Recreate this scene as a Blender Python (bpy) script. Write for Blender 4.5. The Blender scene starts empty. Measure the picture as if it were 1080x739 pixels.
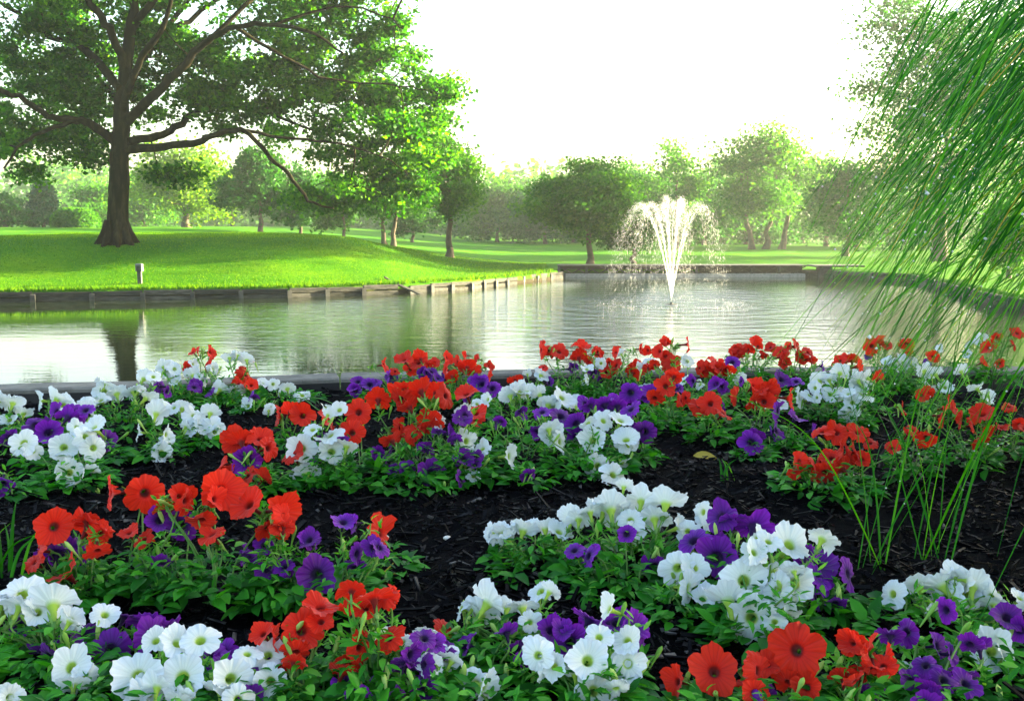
import bpy, math, random
import numpy as np
from mathutils import Vector, Matrix, Euler
random.seed(7)
rng = np.random.default_rng(11)
R = math.radians
S = bpy.context.scene
COL = S.collection

# ------------------------------------------------------------------ camera
CAM_H, FPX, HORIZON = 0.72, 1037.0, 240.0
PITCH = math.atan((369.5 - HORIZON) / FPX)
cam_d = bpy.data.cameras.new("camera")
cam = bpy.data.objects.new("camera", cam_d)
COL.objects.link(cam)
cam.location = (0, 0, CAM_H)
cam.rotation_euler = (R(90) - PITCH, 0, 0)
cam_d.lens = FPX / 1080 * 36
cam_d.sensor_width = 36
cam_d.clip_start, cam_d.clip_end = 0.05, 3000
S.camera = cam

# ------------------------------------------------------------------ sky, sun, exposure
SUN_EL, SUN_AZ = R(10.5), R(70)          # azimuth from +Y (view direction) towards +X
w = bpy.data.worlds.new("World")
S.world = w
w.use_nodes = True
nt = w.node_tree
bg = nt.nodes["Background"]
sky = nt.nodes.new("ShaderNodeTexSky")
sky.sky_type = 'NISHITA'
sky.sun_disc = False
sky.sun_elevation = SUN_EL
sky.sun_rotation = SUN_AZ
sky.air_density, sky.dust_density, sky.ozone_density = 1.0, 4.0, 1.0
nt.links.new(sky.outputs[0], bg.inputs[0])
bg.inputs[1].default_value = 0.074
sd = bpy.data.lights.new("sun", 'SUN')
sd.energy, sd.angle, sd.color = 5.0, R(0.5), (1.0, 0.86, 0.54)
so = bpy.data.objects.new("sun", sd)
COL.objects.link(so)
so.rotation_euler = (R(90) - SUN_EL, 0, math.pi - SUN_AZ)
S.view_settings.view_transform = 'Standard'
S.view_settings.look = 'None'
S.view_settings.exposure = 3.9
S.view_settings.gamma = 1
S.view_settings.use_curve_mapping = False
S.cycles.max_bounces = 8
S.cycles.diffuse_bounces = 3
S.cycles.glossy_bounces = 3
S.cycles.transmission_bounces = 6
S.cycles.volume_bounces = 1
S.cycles.transparent_max_bounces = 8
S.cycles.sample_clamp_indirect = 6
S.cycles.caustics_reflective = False
S.cycles.caustics_refractive = False
try:
    S.cycles.use_denoising = True
    S.cycles.denoiser = 'OPENIMAGEDENOISE'
except Exception:
    pass

# ------------------------------------------------------------------ pixels of the photograph -> the place
_fw = Vector((0, math.cos(PITCH), -math.sin(PITCH)))
_up = Vector((0, math.sin(PITCH), math.cos(PITCH)))
def ray(px, py):
    return Vector(((px - 540) / FPX, 0, 0)) + _up * ((369.5 - py) / FPX) + _fw
def at(px, py, Y):
    d = ray(px, py)
    return Vector((0, 0, CAM_H)) + d * (Y / d.y)
def on_plane(px, py, z):
    d = ray(px, py)
    return Vector((0, 0, CAM_H)) + d * ((z - CAM_H) / d.z)

# ------------------------------------------------------------------ mesh helpers
class MB:
    """collects geometry of ONE mesh"""
    def __init__(s):
        s.v, s.f, s.m, s.n, s.att = [], [], [], 0, []
    def add(s, verts, faces, mat=0, rnd=None):
        verts = np.asarray(verts, float).reshape(-1, 3)
        faces = np.asarray(faces, np.int64)
        if len(faces) == 0: return
        s.v.append(verts); s.f.append(faces + s.n)
        s.m.append(np.full(len(faces), mat, np.int32))
        if rnd is None: rnd = np.full(len(faces), random.random())
        s.att.append(np.broadcast_to(np.asarray(rnd, np.float32), (len(faces),)))
        s.n += len(verts)
    def box(s, c, d, rot=None, mat=0, bevel=0):
        x, y, z = d[0] / 2, d[1] / 2, d[2] / 2
        if bevel:
            b = bevel
            V = []
            for zz, k in ((-z, b), (-z + b, 0), (z - b, 0), (z, b)):
                xx, yy = x - k, y - k
                V += [(-xx, -yy, zz), (xx, -yy, zz), (xx, yy, zz), (-xx, yy, zz)]
            F = [(3, 2, 1, 0), (12, 13, 14, 15)]
            for r in range(3):
                for k in range(4):
                    F.append((r * 4 + k, r * 4 + (k + 1) % 4, r * 4 + 4 + (k + 1) % 4, r * 4 + 4 + k))
        else:
            V = [(-x, -y, -z), (x, -y, -z), (x, y, -z), (-x, y, -z), (-x, -y, z), (x, -y, z), (x, y, z), (-x, y, z)]
            F = [(3, 2, 1, 0), (4, 5, 6, 7), (0, 1, 5, 4), (1, 2, 6, 5), (2, 3, 7, 6), (3, 0, 4, 7)]
        V = [Vector(v) for v in V]
        if rot is not None:
            M = rot if isinstance(rot, Matrix) else Euler(rot).to_matrix()
            V = [M @ v for v in V]
        V = [v + Vector(c) for v in V]
        s.add([tuple(v) for v in V], F, mat)
    def tube(s, pts, rad, sides=6, mat=0, cap=True, wob=0.0):
        P = np.asarray([tuple(p) for p in pts], float)
        n = len(P)
        rad = np.broadcast_to(np.asarray(rad, float), (n,))
        T = np.gradient(P, axis=0)
        T /= np.linalg.norm(T, axis=1)[:, None] + 1e-9
        ref = np.array([0.0, 0, 1]) if abs(T[0][2]) < .8 else np.array([1.0, 0, 0])
        V = []
        a = np.cross(T[0], ref); a /= np.linalg.norm(a)
        ang = np.arange(sides) * 2 * math.pi / sides
        for i in range(n):
            a = a - T[i] * a.dot(T[i]); a /= np.linalg.norm(a) + 1e-9
            b = np.cross(T[i], a)
            rr = rad[i] * (1 + (wob * rng.normal(size=sides) if wob else 0))
            V.append(P[i] + (np.cos(ang) * rr)[:, None] * a + (np.sin(ang) * rr)[:, None] * b)
        V = np.concatenate(V)
        k = np.arange(sides); k2 = (k + 1) % sides
        F = np.concatenate([np.stack([i * sides + k, i * sides + k2, (i + 1) * sides + k2, (i + 1) * sides + k], 1) for i in range(n - 1)])
        s.add(V, F, mat)
        if cap and sides == 4:
            s.add(V[-4:], [(0, 1, 2, 3)], mat); s.add(V[:4], [(3, 2, 1, 0)], mat)
        elif cap and sides % 2 == 0:
            for blk, fl in ((V[:sides], 1), (V[-sides:], 0)):
                c = blk.mean(0)
                q = [(i, (i + 1) % sides, (i + 2) % sides, sides) for i in range(0, sides, 2)]
                if fl: q = [t[::-1] for t in q]
                s.add(np.vstack([blk, c]), q, mat)
    def mesh(s, name, mats, smooth=False):
        me = bpy.data.meshes.new(name)
        if s.v:
            V = np.concatenate(s.v)
            me.vertices.add(len(V)); me.vertices.foreach_set('co', V.astype(np.float32).ravel())
            L, ls, lt, off = [], [], [], 0
            for f in s.f:
                L.append(f.ravel()); k = f.shape[1]
                ls.append(off + np.arange(len(f)) * k); lt.append(np.full(len(f), k)); off += f.size
            L = np.concatenate(L).astype(np.int32)
            ls = np.concatenate(ls).astype(np.int32)
            me.loops.add(len(L)); me.loops.foreach_set('vertex_index', L)
            me.polygons.add(len(ls)); me.polygons.foreach_set('loop_start', ls)
            me.polygons.foreach_set('material_index', np.concatenate(s.m).astype(np.int32))
            me.polygons.foreach_set('use_smooth', np.full(len(ls), smooth))
            at_ = me.attributes.new('rnd', 'FLOAT', 'FACE')
            at_.data.foreach_set('value', np.concatenate(s.att).astype(np.float32))
            me.update(calc_edges=True)
        for m in (mats if isinstance(mats, (list, tuple)) else [mats]):
            me.materials.append(m)
        return me
    def build(s, name, mats, parent=None, smooth=False):
        o = bpy.data.objects.new(name, s.mesh(name, mats, smooth))
        COL.objects.link(o)
        if parent is not None: o.parent = parent
        return o

def tag(o, label=None, cat=None, group=None, kind=None):
    if label: o['label'] = label
    if cat: o['category'] = cat
    if group: o['group'] = group
    if kind: o['kind'] = kind
    return o
def thing(name, label, cat, loc=(0, 0, 0), group=None):
    o = bpy.data.objects.new(name, None)
    COL.objects.link(o)
    o.location = loc
    o.empty_display_size = 0.1
    return tag(o, label, cat, group)

# ------------------------------------------------------------------ material helpers
def new_mat(name):
    m = bpy.data.materials.new(name); m.use_nodes = True
    t = m.node_tree; t.nodes.clear()
    out = t.nodes.new('ShaderNodeOutputMaterial')
    return m, t, out
def nd(t, typ, **kw):
    n = t.nodes.new(typ)
    for k, v in kw.items():
        if k in n.inputs: n.inputs[k].default_value = v
        else: setattr(n, k, v)
    return n
def ramp(t, fac, stops):
    n = t.nodes.new('ShaderNodeValToRGB')
    e = n.color_ramp.elements
    while len(e) < len(stops): e.new(0.5)
    for k, (p, c) in enumerate(stops):
        e[k].position = p; e[k].color = (*c, 1)
    t.links.new(fac, n.inputs[0])
    return n.outputs[0]
def attr_rnd(t):
    return nd(t, 'ShaderNodeAttribute', attribute_name='rnd').outputs['Fac']
def leaf_mat(name, stops, trans=0.45, tcol=(1.3, 1.35, .5), rough=.5, spec=.12, noise=0):
    m, t, out = new_mat(name)
    f = attr_rnd(t)
    if noise:
        tc = nd(t, 'ShaderNodeTexCoord')
        nz = nd(t, 'ShaderNodeTexNoise', Scale=noise, Detail=3.0)
        t.links.new(tc.outputs['Object'], nz.inputs['Vector'])
        mx = nd(t, 'ShaderNodeMath', operation='MULTIPLY_ADD')
        t.links.new(nz.outputs['Fac'], mx.inputs[0]); mx.inputs[1].default_value = 1.6
        ad = nd(t, 'ShaderNodeMath', operation='MULTIPLY_ADD')
        t.links.new(f, ad.inputs[0]); ad.inputs[1].default_value = .5; ad.inputs[2].default_value = -.55
        t.links.new(ad.outputs[0], mx.inputs[2])
        f = mx.outputs[0]
    c = ramp(t, f, stops)
    p = nd(t, 'ShaderNodeBsdfPrincipled', Roughness=rough)
    p.inputs['Specular IOR Level'].default_value = spec
    t.links.new(c, p.inputs['Base Color'])
    tr = nd(t, 'ShaderNodeBsdfTranslucent')
    mul = nd(t, 'ShaderNodeMix', data_type='RGBA', blend_type='MULTIPLY')
    mul.inputs[0].default_value = 1
    t.links.new(c, mul.inputs[6]); mul.inputs[7].default_value = (*tcol, 1)
    t.links.new(mul.outputs[2], tr.inputs[0])
    mix = nd(t, 'ShaderNodeMixShader'); mix.inputs[0].default_value = trans
    t.links.new(p.outputs[0], mix.inputs[1]); t.links.new(tr.outputs[0], mix.inputs[2])
    t.links.new(mix.outputs[0], out.inputs[0])
    return m
def noisy_mat(name, stops, scale=4, detail=6, rough=.8, spec=.3, bump=0, stretch=(1, 1, 1), coord='Object', bscale=None, rnd=0):
    m, t, out = new_mat(name)
    tc = nd(t, 'ShaderNodeTexCoord')
    mp = nd(t, 'ShaderNodeMapping'); mp.inputs['Scale'].default_value = stretch
    t.links.new(tc.outputs[coord], mp.inputs[0])
    nz = nd(t, 'ShaderNodeTexNoise', Scale=scale, Detail=detail, Roughness=.62)
    t.links.new(mp.outputs[0], nz.inputs['Vector'])
    f = nz.outputs['Fac']
    if rnd:
        ad = nd(t, 'ShaderNodeMath', operation='MULTIPLY_ADD')
        t.links.new(attr_rnd(t), ad.inputs[0]); ad.inputs[1].default_value = rnd
        s2 = nd(t, 'ShaderNodeMath', operation='SUBTRACT'); t.links.new(f, s2.inputs[0]); s2.inputs[1].default_value = rnd / 2
        t.links.new(s2.outputs[0], ad.inputs[2]); f = ad.outputs[0]
    p = nd(t, 'ShaderNodeBsdfPrincipled', Roughness=rough)
    p.inputs['Specular IOR Level'].default_value = spec
    t.links.new(ramp(t, f, stops), p.inputs['Base Color'])
    if bump:
        n2 = nd(t, 'ShaderNodeTexNoise', Scale=bscale or scale * 3, Detail=8.0, Roughness=.7)
        t.links.new(mp.outputs[0], n2.inputs['Vector'])
        b = nd(t, 'ShaderNodeBump', Strength=bump, Distance=.02)
        t.links.new(n2.outputs['Fac'], b.inputs['Height'])
        t.links.new(b.outputs[0], p.inputs['Normal'])
    t.links.new(p.outputs[0], out.inputs[0])
    return m

M = {}
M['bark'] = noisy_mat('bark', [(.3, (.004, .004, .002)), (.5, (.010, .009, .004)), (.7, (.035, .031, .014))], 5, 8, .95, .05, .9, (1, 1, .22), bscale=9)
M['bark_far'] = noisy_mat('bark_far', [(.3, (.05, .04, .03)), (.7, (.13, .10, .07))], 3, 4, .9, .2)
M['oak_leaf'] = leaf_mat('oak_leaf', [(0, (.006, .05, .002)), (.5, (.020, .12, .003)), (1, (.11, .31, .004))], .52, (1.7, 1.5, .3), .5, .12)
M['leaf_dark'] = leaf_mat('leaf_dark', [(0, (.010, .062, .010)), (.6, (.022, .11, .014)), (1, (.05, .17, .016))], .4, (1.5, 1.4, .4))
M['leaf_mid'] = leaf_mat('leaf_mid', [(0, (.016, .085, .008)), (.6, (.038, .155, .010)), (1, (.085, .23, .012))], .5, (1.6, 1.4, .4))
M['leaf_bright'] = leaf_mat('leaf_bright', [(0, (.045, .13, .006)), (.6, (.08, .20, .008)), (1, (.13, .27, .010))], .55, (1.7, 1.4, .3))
M['leaf_conifer'] = leaf_mat('leaf_conifer', [(0, (.012, .05, .025)), (1, (.035, .11, .04))], .2)
M['lawn_blade'] = leaf_mat('lawn_blade', [(0, (.020, .09, .002)), (.5, (.045, .15, .002)), (1, (.12, .25, .003))], .45, (1.6, 1.3, .3), .7, .03)
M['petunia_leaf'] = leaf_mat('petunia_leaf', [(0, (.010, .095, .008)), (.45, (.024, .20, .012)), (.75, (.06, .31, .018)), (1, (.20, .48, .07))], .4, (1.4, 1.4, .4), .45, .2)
M['stem'] = leaf_mat('stem', [(0, (.07, .22, .03)), (1, (.20, .36, .09))], .3, (1.3, 1.2, .5), .5, .3)
M['bud'] = leaf_mat('bud', [(0, (.20, .45, .06)), (1, (.50, .68, .20))], .4, (1.2, 1.1, .7), .5, .3)
M['grass_blade'] = leaf_mat('grass_blade', [(0, (.006, .075, .003)), (.5, (.020, .18, .005)), (.96, (.10, .38, .010)), (.985, (.35, .32, .03)), (1, (.42, .32, .05))], .45, (1.6, 1.5, .3), .4, .14)
M['yellow_leaf'] = leaf_mat('yellow_leaf', [(0, (.38, .30, .04)), (1, (.5, .42, .08))], .4, (1.2, 1.0, .4))
M['bed'] = noisy_mat('bed', [(.3, (.001, .001, .0015)), (.6, (.003, .003, .004)), (.8, (.007, .007, .007))], 38, 8, .9, .03, .9, bscale=90)
M['chip'] = noisy_mat('chip', [(.28, (.0008, .0008, .001)), (.55, (.002, .002, .003)), (.78, (.005, .0048, .006)), (.92, (.10, .095, .09))], 9, 5, .45, .03, .3, rnd=.62)
M['wood'] = noisy_mat('wood', [(.3, (.018, .02, .016)), (.55, (.045, .045, .037)), (.75, (.10, .098, .082))], 3, 8, .85, .2, .5, (.5, 3, 6), rnd=.3)
M['darkwood'] = noisy_mat('darkwood', [(.3, (.03, .032, .03)), (.7, (.09, .09, .08))], 4, 6, .8, .25, .3, rnd=.2)
M['concrete'] = noisy_mat('concrete', [(.25, (.16, .155, .145)), (.5, (.27, .265, .25)), (.75, (.37, .36, .34))], 9, 9, .85, .25, .35, bscale=60)
M['kerb'] = noisy_mat('kerb', [(.25, (.05, .05, .045)), (.5, (.12, .12, .108)), (.75, (.22, .215, .20))], 7, 9, .8, .3, .5, bscale=50)
M['liner'] = noisy_mat('liner', [(.3, (.004, .004, .005)), (.7, (.012, .012, .014))], 6, 4, .6, .3)
M['metal_grey'] = noisy_mat('metal_grey', [(.3, (.06, .064, .066)), (.7, (.13, .134, .138))], 8, 4, .5, .5)
M['pebble'] = noisy_mat('pebble', [(.3, (.5, .47, .4)), (.7, (.75, .72, .65))], 20, 4, .7, .3)
M['soil'] = noisy_mat('soil', [(.3, (.03, .022, .014)), (.7, (.10, .075, .045))], 6, 8, .95, .1, .8)

def mat_spray():
    m, t, out = new_mat('spray')
    d = nd(t, 'ShaderNodeBsdfDiffuse'); d.inputs[0].default_value = (.92, .94, .95, 1)
    tr = nd(t, 'ShaderNodeBsdfTranslucent'); tr.inputs[0].default_value = (.92, .94, .95, 1)
    g = nd(t, 'ShaderNodeBsdfGlossy', Roughness=.15)
    a = nd(t, 'ShaderNodeMixShader'); a.inputs[0].default_value = .55
    b = nd(t, 'ShaderNodeMixShader'); b.inputs[0].default_value = .2
    t.links.new(d.outputs[0], a.inputs[1]); t.links.new(tr.outputs[0], a.inputs[2])
    t.links.new(a.outputs[0], b.inputs[1]); t.links.new(g.outputs[0], b.inputs[2])
    tp = nd(t, 'ShaderNodeBsdfTransparent'); c = nd(t, 'ShaderNodeMixShader'); c.inputs[0].default_value = .5
    t.links.new(b.outputs[0], c.inputs[1]); t.links.new(tp.outputs[0], c.inputs[2])
    t.links.new(c.outputs[0], out.inputs[0])
    return m
M['spray'] = mat_spray()
def mat_dew():
    m, t, out = new_mat('dew')
    g = nd(t, 'ShaderNodeBsdfPrincipled', Roughness=.03)
    g.inputs['Base Color'].default_value = (.9, .95, .95, 1)
    g.inputs['Specular IOR Level'].default_value = .8
    g.inputs['Transmission Weight'].default_value = .45
    t.links.new(g.outputs[0], out.inputs[0])
    return m
M['dew'] = mat_dew()

FOUNT = on_plane(708, 321, -1.30)
def mat_water():
    m, t, out = new_mat('pond_water')
    geo = nd(t, 'ShaderNodeNewGeometry')
    mp = nd(t, 'ShaderNodeMapping'); mp.inputs['Scale'].default_value = (.75, 1.7, 1)
    t.links.new(geo.outputs['Position'], mp.inputs[0])
    n1 = nd(t, 'ShaderNodeTexNoise', Scale=1.5, Detail=4.0, Roughness=.55)
    n2 = nd(t, 'ShaderNodeTexNoise', Scale=5.0, Detail=3.0, Roughness=.6)
    t.links.new(mp.outputs[0], n1.inputs['Vector']); t.links.new(mp.outputs[0], n2.inputs['Vector'])
    # patches of breeze
    n3 = nd(t, 'ShaderNodeTexNoise', Scale=.16, Detail=2.0)
    t.links.new(mp.outputs[0], n3.inputs['Vector'])
    # rings spreading from the fountain
    vs = nd(t, 'ShaderNodeVectorMath', operation='DISTANCE')
    t.links.new(geo.outputs['Position'], vs.inputs[0]); vs.inputs[1].default_value = (FOUNT.x, FOUNT.y, -1.30)
    near = nd(t, 'ShaderNodeMapRange'); near.inputs[1].default_value = 2; near.inputs[2].default_value = 14
    near.inputs[3].default_value = 1; near.inputs[4].default_value = 0
    t.links.new(vs.outputs['Value'], near.inputs[0])
    sn = nd(t, 'ShaderNodeMath', operation='MULTIPLY'); t.links.new(vs.outputs['Value'], sn.inputs[0]); sn.inputs[1].default_value = 7.0
    si = nd(t, 'ShaderNodeMath', operation='SINE'); t.links.new(sn.outputs[0], si.inputs[0])
    rg = nd(t, 'ShaderNodeMath', operation='MULTIPLY'); t.links.new(si.outputs[0], rg.inputs[0]); t.links.new(near.outputs[0], rg.inputs[1])
    a = nd(t, 'ShaderNodeMath', operation='MULTIPLY_ADD'); t.links.new(n2.outputs['Fac'], a.inputs[0]); a.inputs[1].default_value = .35
    t.links.new(n1.outputs['Fac'], a.inputs[2])
    b = nd(t, 'ShaderNodeMath', operation='MULTIPLY_ADD'); t.links.new(rg.outputs[0], b.inputs[0]); b.inputs[1].default_value = .10
    t.links.new(a.outputs[0], b.inputs[2])
    st = nd(t, 'ShaderNodeMapRange'); st.inputs[1].default_value = .35; st.inputs[2].default_value = .7
    st.inputs[3].default_value = .02; st.inputs[4].default_value = .065
    t.links.new(n3.outputs['Fac'], st.inputs[0])
    st2 = nd(t, 'ShaderNodeMath', operation='MULTIPLY_ADD'); t.links.new(near.outputs[0], st2.inputs[0]); st2.inputs[1].default_value = .5
    t.links.new(st.outputs[0], st2.inputs[2])
    bp = nd(t, 'ShaderNodeBump', Distance=.09)
    t.links.new(st2.outputs[0], bp.inputs['Strength']); t.links.new(b.outputs[0], bp.inputs['Height'])
    p = nd(t, 'ShaderNodeBsdfPrincipled', Roughness=.03, IOR=1.6)
    p.inputs['Base Color'].default_value = (.014, .022, .009, 1)
    t.links.new(bp.outputs[0], p.inputs['Normal'])
    t.links.new(p.outputs[0], out.inputs[0])
    return m
M['water'] = mat_water()

def mat_lawn():
    m, t, out = new_mat('lawn')
    geo = nd(t, 'ShaderNodeNewGeometry')
    n1 = nd(t, 'ShaderNodeTexNoise', Scale=.28, Detail=10.0, Roughness=.68)
    n2 = nd(t, 'ShaderNodeTexNoise', Scale=9.0, Detail=6.0, Roughness=.7)
    t.links.new(geo.outputs['Position'], n1.inputs['Vector']); t.links.new(geo.outputs['Position'], n2.inputs['Vector'])
    mx = nd(t, 'ShaderNodeMath', operation='MULTIPLY_ADD'); t.links.new(n2.outputs['Fac'], mx.inputs[0]); mx.inputs[1].default_value = .6
    s_ = nd(t, 'ShaderNodeMath', operation='SUBTRACT'); t.links.new(n1.outputs['Fac'], s_.inputs[0]); s_.inputs[1].default_value = .3
    t.links.new(s_.outputs[0], mx.inputs[2])
    c = ramp(t, mx.outputs[0], [(.2, (.016, .085, .002)), (.5, (.042, .155, .002)), (.8, (.12, .24, .003))])
    # the pond's bed below the waterline is mud
    sp = nd(t, 'ShaderNodeSeparateXYZ'); t.links.new(geo.outputs['Position'], sp.inputs[0])
    cm = nd(t, 'ShaderNodeMapRange'); cm.inputs[1].default_value = -1.2; cm.inputs[2].default_value = -1.08
    t.links.new(sp.outputs['Z'], cm.inputs[0])
    mm = nd(t, 'ShaderNodeMix', data_type='RGBA'); t.links.new(cm.outputs[0], mm.inputs[0])
    mm.inputs[6].default_value = (.035, .028, .016, 1); t.links.new(c, mm.inputs[7])
    p = nd(t, 'ShaderNodeBsdfPrincipled', Roughness=.8); p.inputs['Specular IOR Level'].default_value = .03
    t.links.new(mm.outputs[2], p.inputs['Base Color'])
    bp = nd(t, 'ShaderNodeBump', Strength=.8, Distance=.06); t.links.new(n2.outputs['Fac'], bp.inputs['Height'])
    t.links.new(bp.outputs[0], p.inputs['Normal'])
    t.links.new(p.outputs[0], out.inputs[0])
    return m
M['lawn'] = mat_lawn()

# ------------------------------------------------------------------ terrain and pond
WZ = -1.30
POND = np.array([(-46, 4.62), (-3.0, 4.35), (0.2, 4.72), (12, 4.9), (12.2, 22), (13.2, 28.7), (14.9, 36.7), (11.9, 41.0), (1.9, 40.6),
                 (2.0, 39.4), (0.15, 35.4), (-1.4, 32.6), (-3.4, 30.4), (-6.5, 28.6), (-11.7, 27.4), (-16, 26.0), (-30, 24), (-46, 21)], float)
def pond_dist(x, y):
    """signed distance to the pond's edge: positive on land"""
    x = np.asarray(x, float); y = np.asarray(y, float)
    best = np.full(x.shape, 1e9); ins = np.zeros(x.shape, bool)
    for i in range(len(POND)):
        ax, ay = POND[i]; bx, by = POND[(i + 1) % len(POND)]
        dx, dy = bx - ax, by - ay
        tt = np.clip(((x - ax) * dx + (y - ay) * dy) / (dx * dx + dy * dy), 0, 1)
        best = np.minimum(best, np.hypot(x - ax - tt * dx, y - ay - tt * dy))
        cross = ((ay > y) != (by > y)) & (x < (bx - ax) * (y - ay) / (by - ay + 1e-12) + ax)
        ins ^= cross
    return np.where(ins, -best, best)
def sst(a, b, v):
    t_ = np.clip((v - a) / (b - a), 0, 1)
    return t_ * t_ * (3 - 2 * t_)
def gz(x, y):
    x = np.asarray(x, float); y = np.asarray(y, float)
    e = pond_dist(x, y)
    k = np.clip((y - 34) / 46, 0, 1)
    xl = -4.6 + k * (-26); xr = .5 + k * 3; H = .34 + k * .45
    f = 1 - sst(0, 1, (x - xl) / (xr - xl))
    tgt = -.97 + (H + .97) * f
    tgt = tgt + .10 * np.sin(x * .16 + 1.3) * np.sin(y * .13) * sst(44, 60, y) + .35 * sst(10, 26, x - 6) * f * 0
    tgt = np.where(x > 11, tgt + .5 * sst(12, 24, x) * (1 - sst(34, 46, y)), tgt)
    z = -1.0 + sst(0, 8.5, e) * (tgt + 1.0)
    z = z + .03 * np.sin(x * 1.1 + y * .6) * np.sin(x * .5 - y * .9) * sst(1, 4, e)
    z = z + sst(140, 420, np.hypot(x, y)) * 5
    near = 1 - sst(4.55, 4.85, y - .0)
    z = np.where((y < 9) & (e > 0) & (x < 12), -.05 + 0 * z, z)
    z = np.where((y < 9) & (x >= 12), np.where(e > 0, -.05 - .85 * sst(4.5, 9, y), z), z)
    return np.where(e < 0, -2.3, z)
def gz1(x, y): return float(gz(np.array([x]), np.array([y]))[0])
def axis(a, b, step, far_lo, far_hi):
    c = list(np.arange(a, b + 1e-6, step)); d = step; v = b
    while v < far_hi: d *= 1.22; v += d; c.append(v)
    d = step; v = a
    while v > far_lo: d *= 1.22; v -= d; c.insert(0, v)
    return np.array(c)
gx, gy = axis(-36, 24, .36, -700, 700), axis(3.4, 62, .36, -200, 1100)
X, Y = np.meshgrid(gx, gy)
Z = gz(X, Y)
nx, ny = len(gx), len(gy)
idx = np.arange(nx * ny).reshape(ny, nx)
F = np.stack([idx[:-1, :-1].ravel(), idx[:-1, 1:].ravel(), idx[1:, 1:].ravel(), idx[1:, :-1].ravel()], 1)
b = MB(); b.add(np.stack([X.ravel(), Y.ravel(), Z.ravel()], 1), F)
tag(b.build('ground', M['lawn'], smooth=True), kind='structure')
b = MB()
pv = np.column_stack([POND, np.full(len(POND), WZ)])
me = bpy.data.meshes.new('water')
me.from_pydata([tuple(v) for v in [(-47, 4.1, WZ), (13.6, 4.1, WZ), (16.5, 43, WZ), (-47, 43, WZ)]], [], [(0, 1, 2, 3)])
me.materials.append(M['water'])
water = bpy.data.objects.new('water', me); COL.objects.link(water); tag(water, kind='structure')

# mulch bed
bx, by = np.arange(-7, 7.01, .05), np.arange(-1.2, 4.36, .05)
X, Y = np.meshgrid(bx, by)
Z = .012 * np.sin(X * 5.1 + 1.7 * np.sin(Y * 3)) * np.sin(Y * 6.3) + rng.normal(0, .006, X.shape)
nx, ny = len(bx), len(by); idx = np.arange(nx * ny).reshape(ny, nx)
F = np.stack([idx[:-1, :-1].ravel(), idx[:-1, 1:].ravel(), idx[1:, 1:].ravel(), idx[1:, :-1].ravel()], 1)
b = MB(); b.add(np.stack([X.ravel(), Y.ravel(), Z.ravel()], 1), F)
tag(b.build('flower_bed', M['bed'], smooth=True), kind='structure')
# bark chips: nobody could count them
b = MB()
N = 22000
yy = .95 + (4.3 - .95) * rng.random(N) ** 1.25
xx = (rng.random(N) * 2 - 1) * (yy * .56 + .15)
bxv = np.array([(-1, -1, -1), (1, -1, -1), (1, 1, -1), (-1, 1, -1), (-1, -1, 1), (1, -1, 1), (1, 1, 1), (-1, 1, 1)], float)
bxf = np.array([(3, 2, 1, 0), (4, 5, 6, 7), (0, 1, 5, 4), (1, 2, 6, 5), (2, 3, 7, 6), (3, 0, 4, 7)])
L = rng.lognormal(math.log(.011), .55, N).clip(.004, .045); W_ = rng.uniform(.0015, .0048, N) * (1 + 6 * L); T_ = rng.uniform(.0006, .0018, N)
az, tilt, roll = rng.random(N) * 6.283, rng.normal(0, .28, N), rng.normal(0, .6, N)
vv = bxv[None] * np.stack([L, W_, T_], 1)[:, None, :]
vv[:, :, 1] *= np.where(bxv[None, :, 0] > 0, rng.uniform(.3, 1, N)[:, None], 1)
vv[:, :, 2] += (vv[:, :, 0] ** 2) * rng.normal(0, 6, N)[:, None]
def rot_all(vv, az, tilt, roll):
    c, s_ = np.cos(roll)[:, None], np.sin(roll)[:, None]
    x_, y_, z_ = vv[..., 0], vv[..., 1] * c - vv[..., 2] * s_, vv[..., 1] * s_ + vv[..., 2] * c
    c, s_ = np.cos(tilt)[:, None], np.sin(tilt)[:, None]
    x_, z_ = x_ * c - z_ * s_, x_ * s_ + z_ * c
    c, s_ = np.cos(az)[:, None], np.sin(az)[:, None]
    return np.stack([x_ * c - y_ * s_, x_ * s_ + y_ * c, z_], -1)
vv = rot_all(vv, az, tilt, roll)
zz = .012 * np.sin(xx * 5.1 + 1.7 * np.sin(yy * 3)) * np.sin(yy * 6.3) + rng.uniform(.002, .017, N)
vv += np.stack([xx, yy, zz], 1)[:, None, :]
b.add(vv.reshape(-1, 3), (bxf[None] + (np.arange(N) * 8)[:, None, None]).reshape(-1, 4), 0, np.repeat(rng.random(N), 6))
tag(b.build('wood_chips', M['chip']), 'black bark mulch chips covering the flower bed', 'mulch', kind='stuff')

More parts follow.
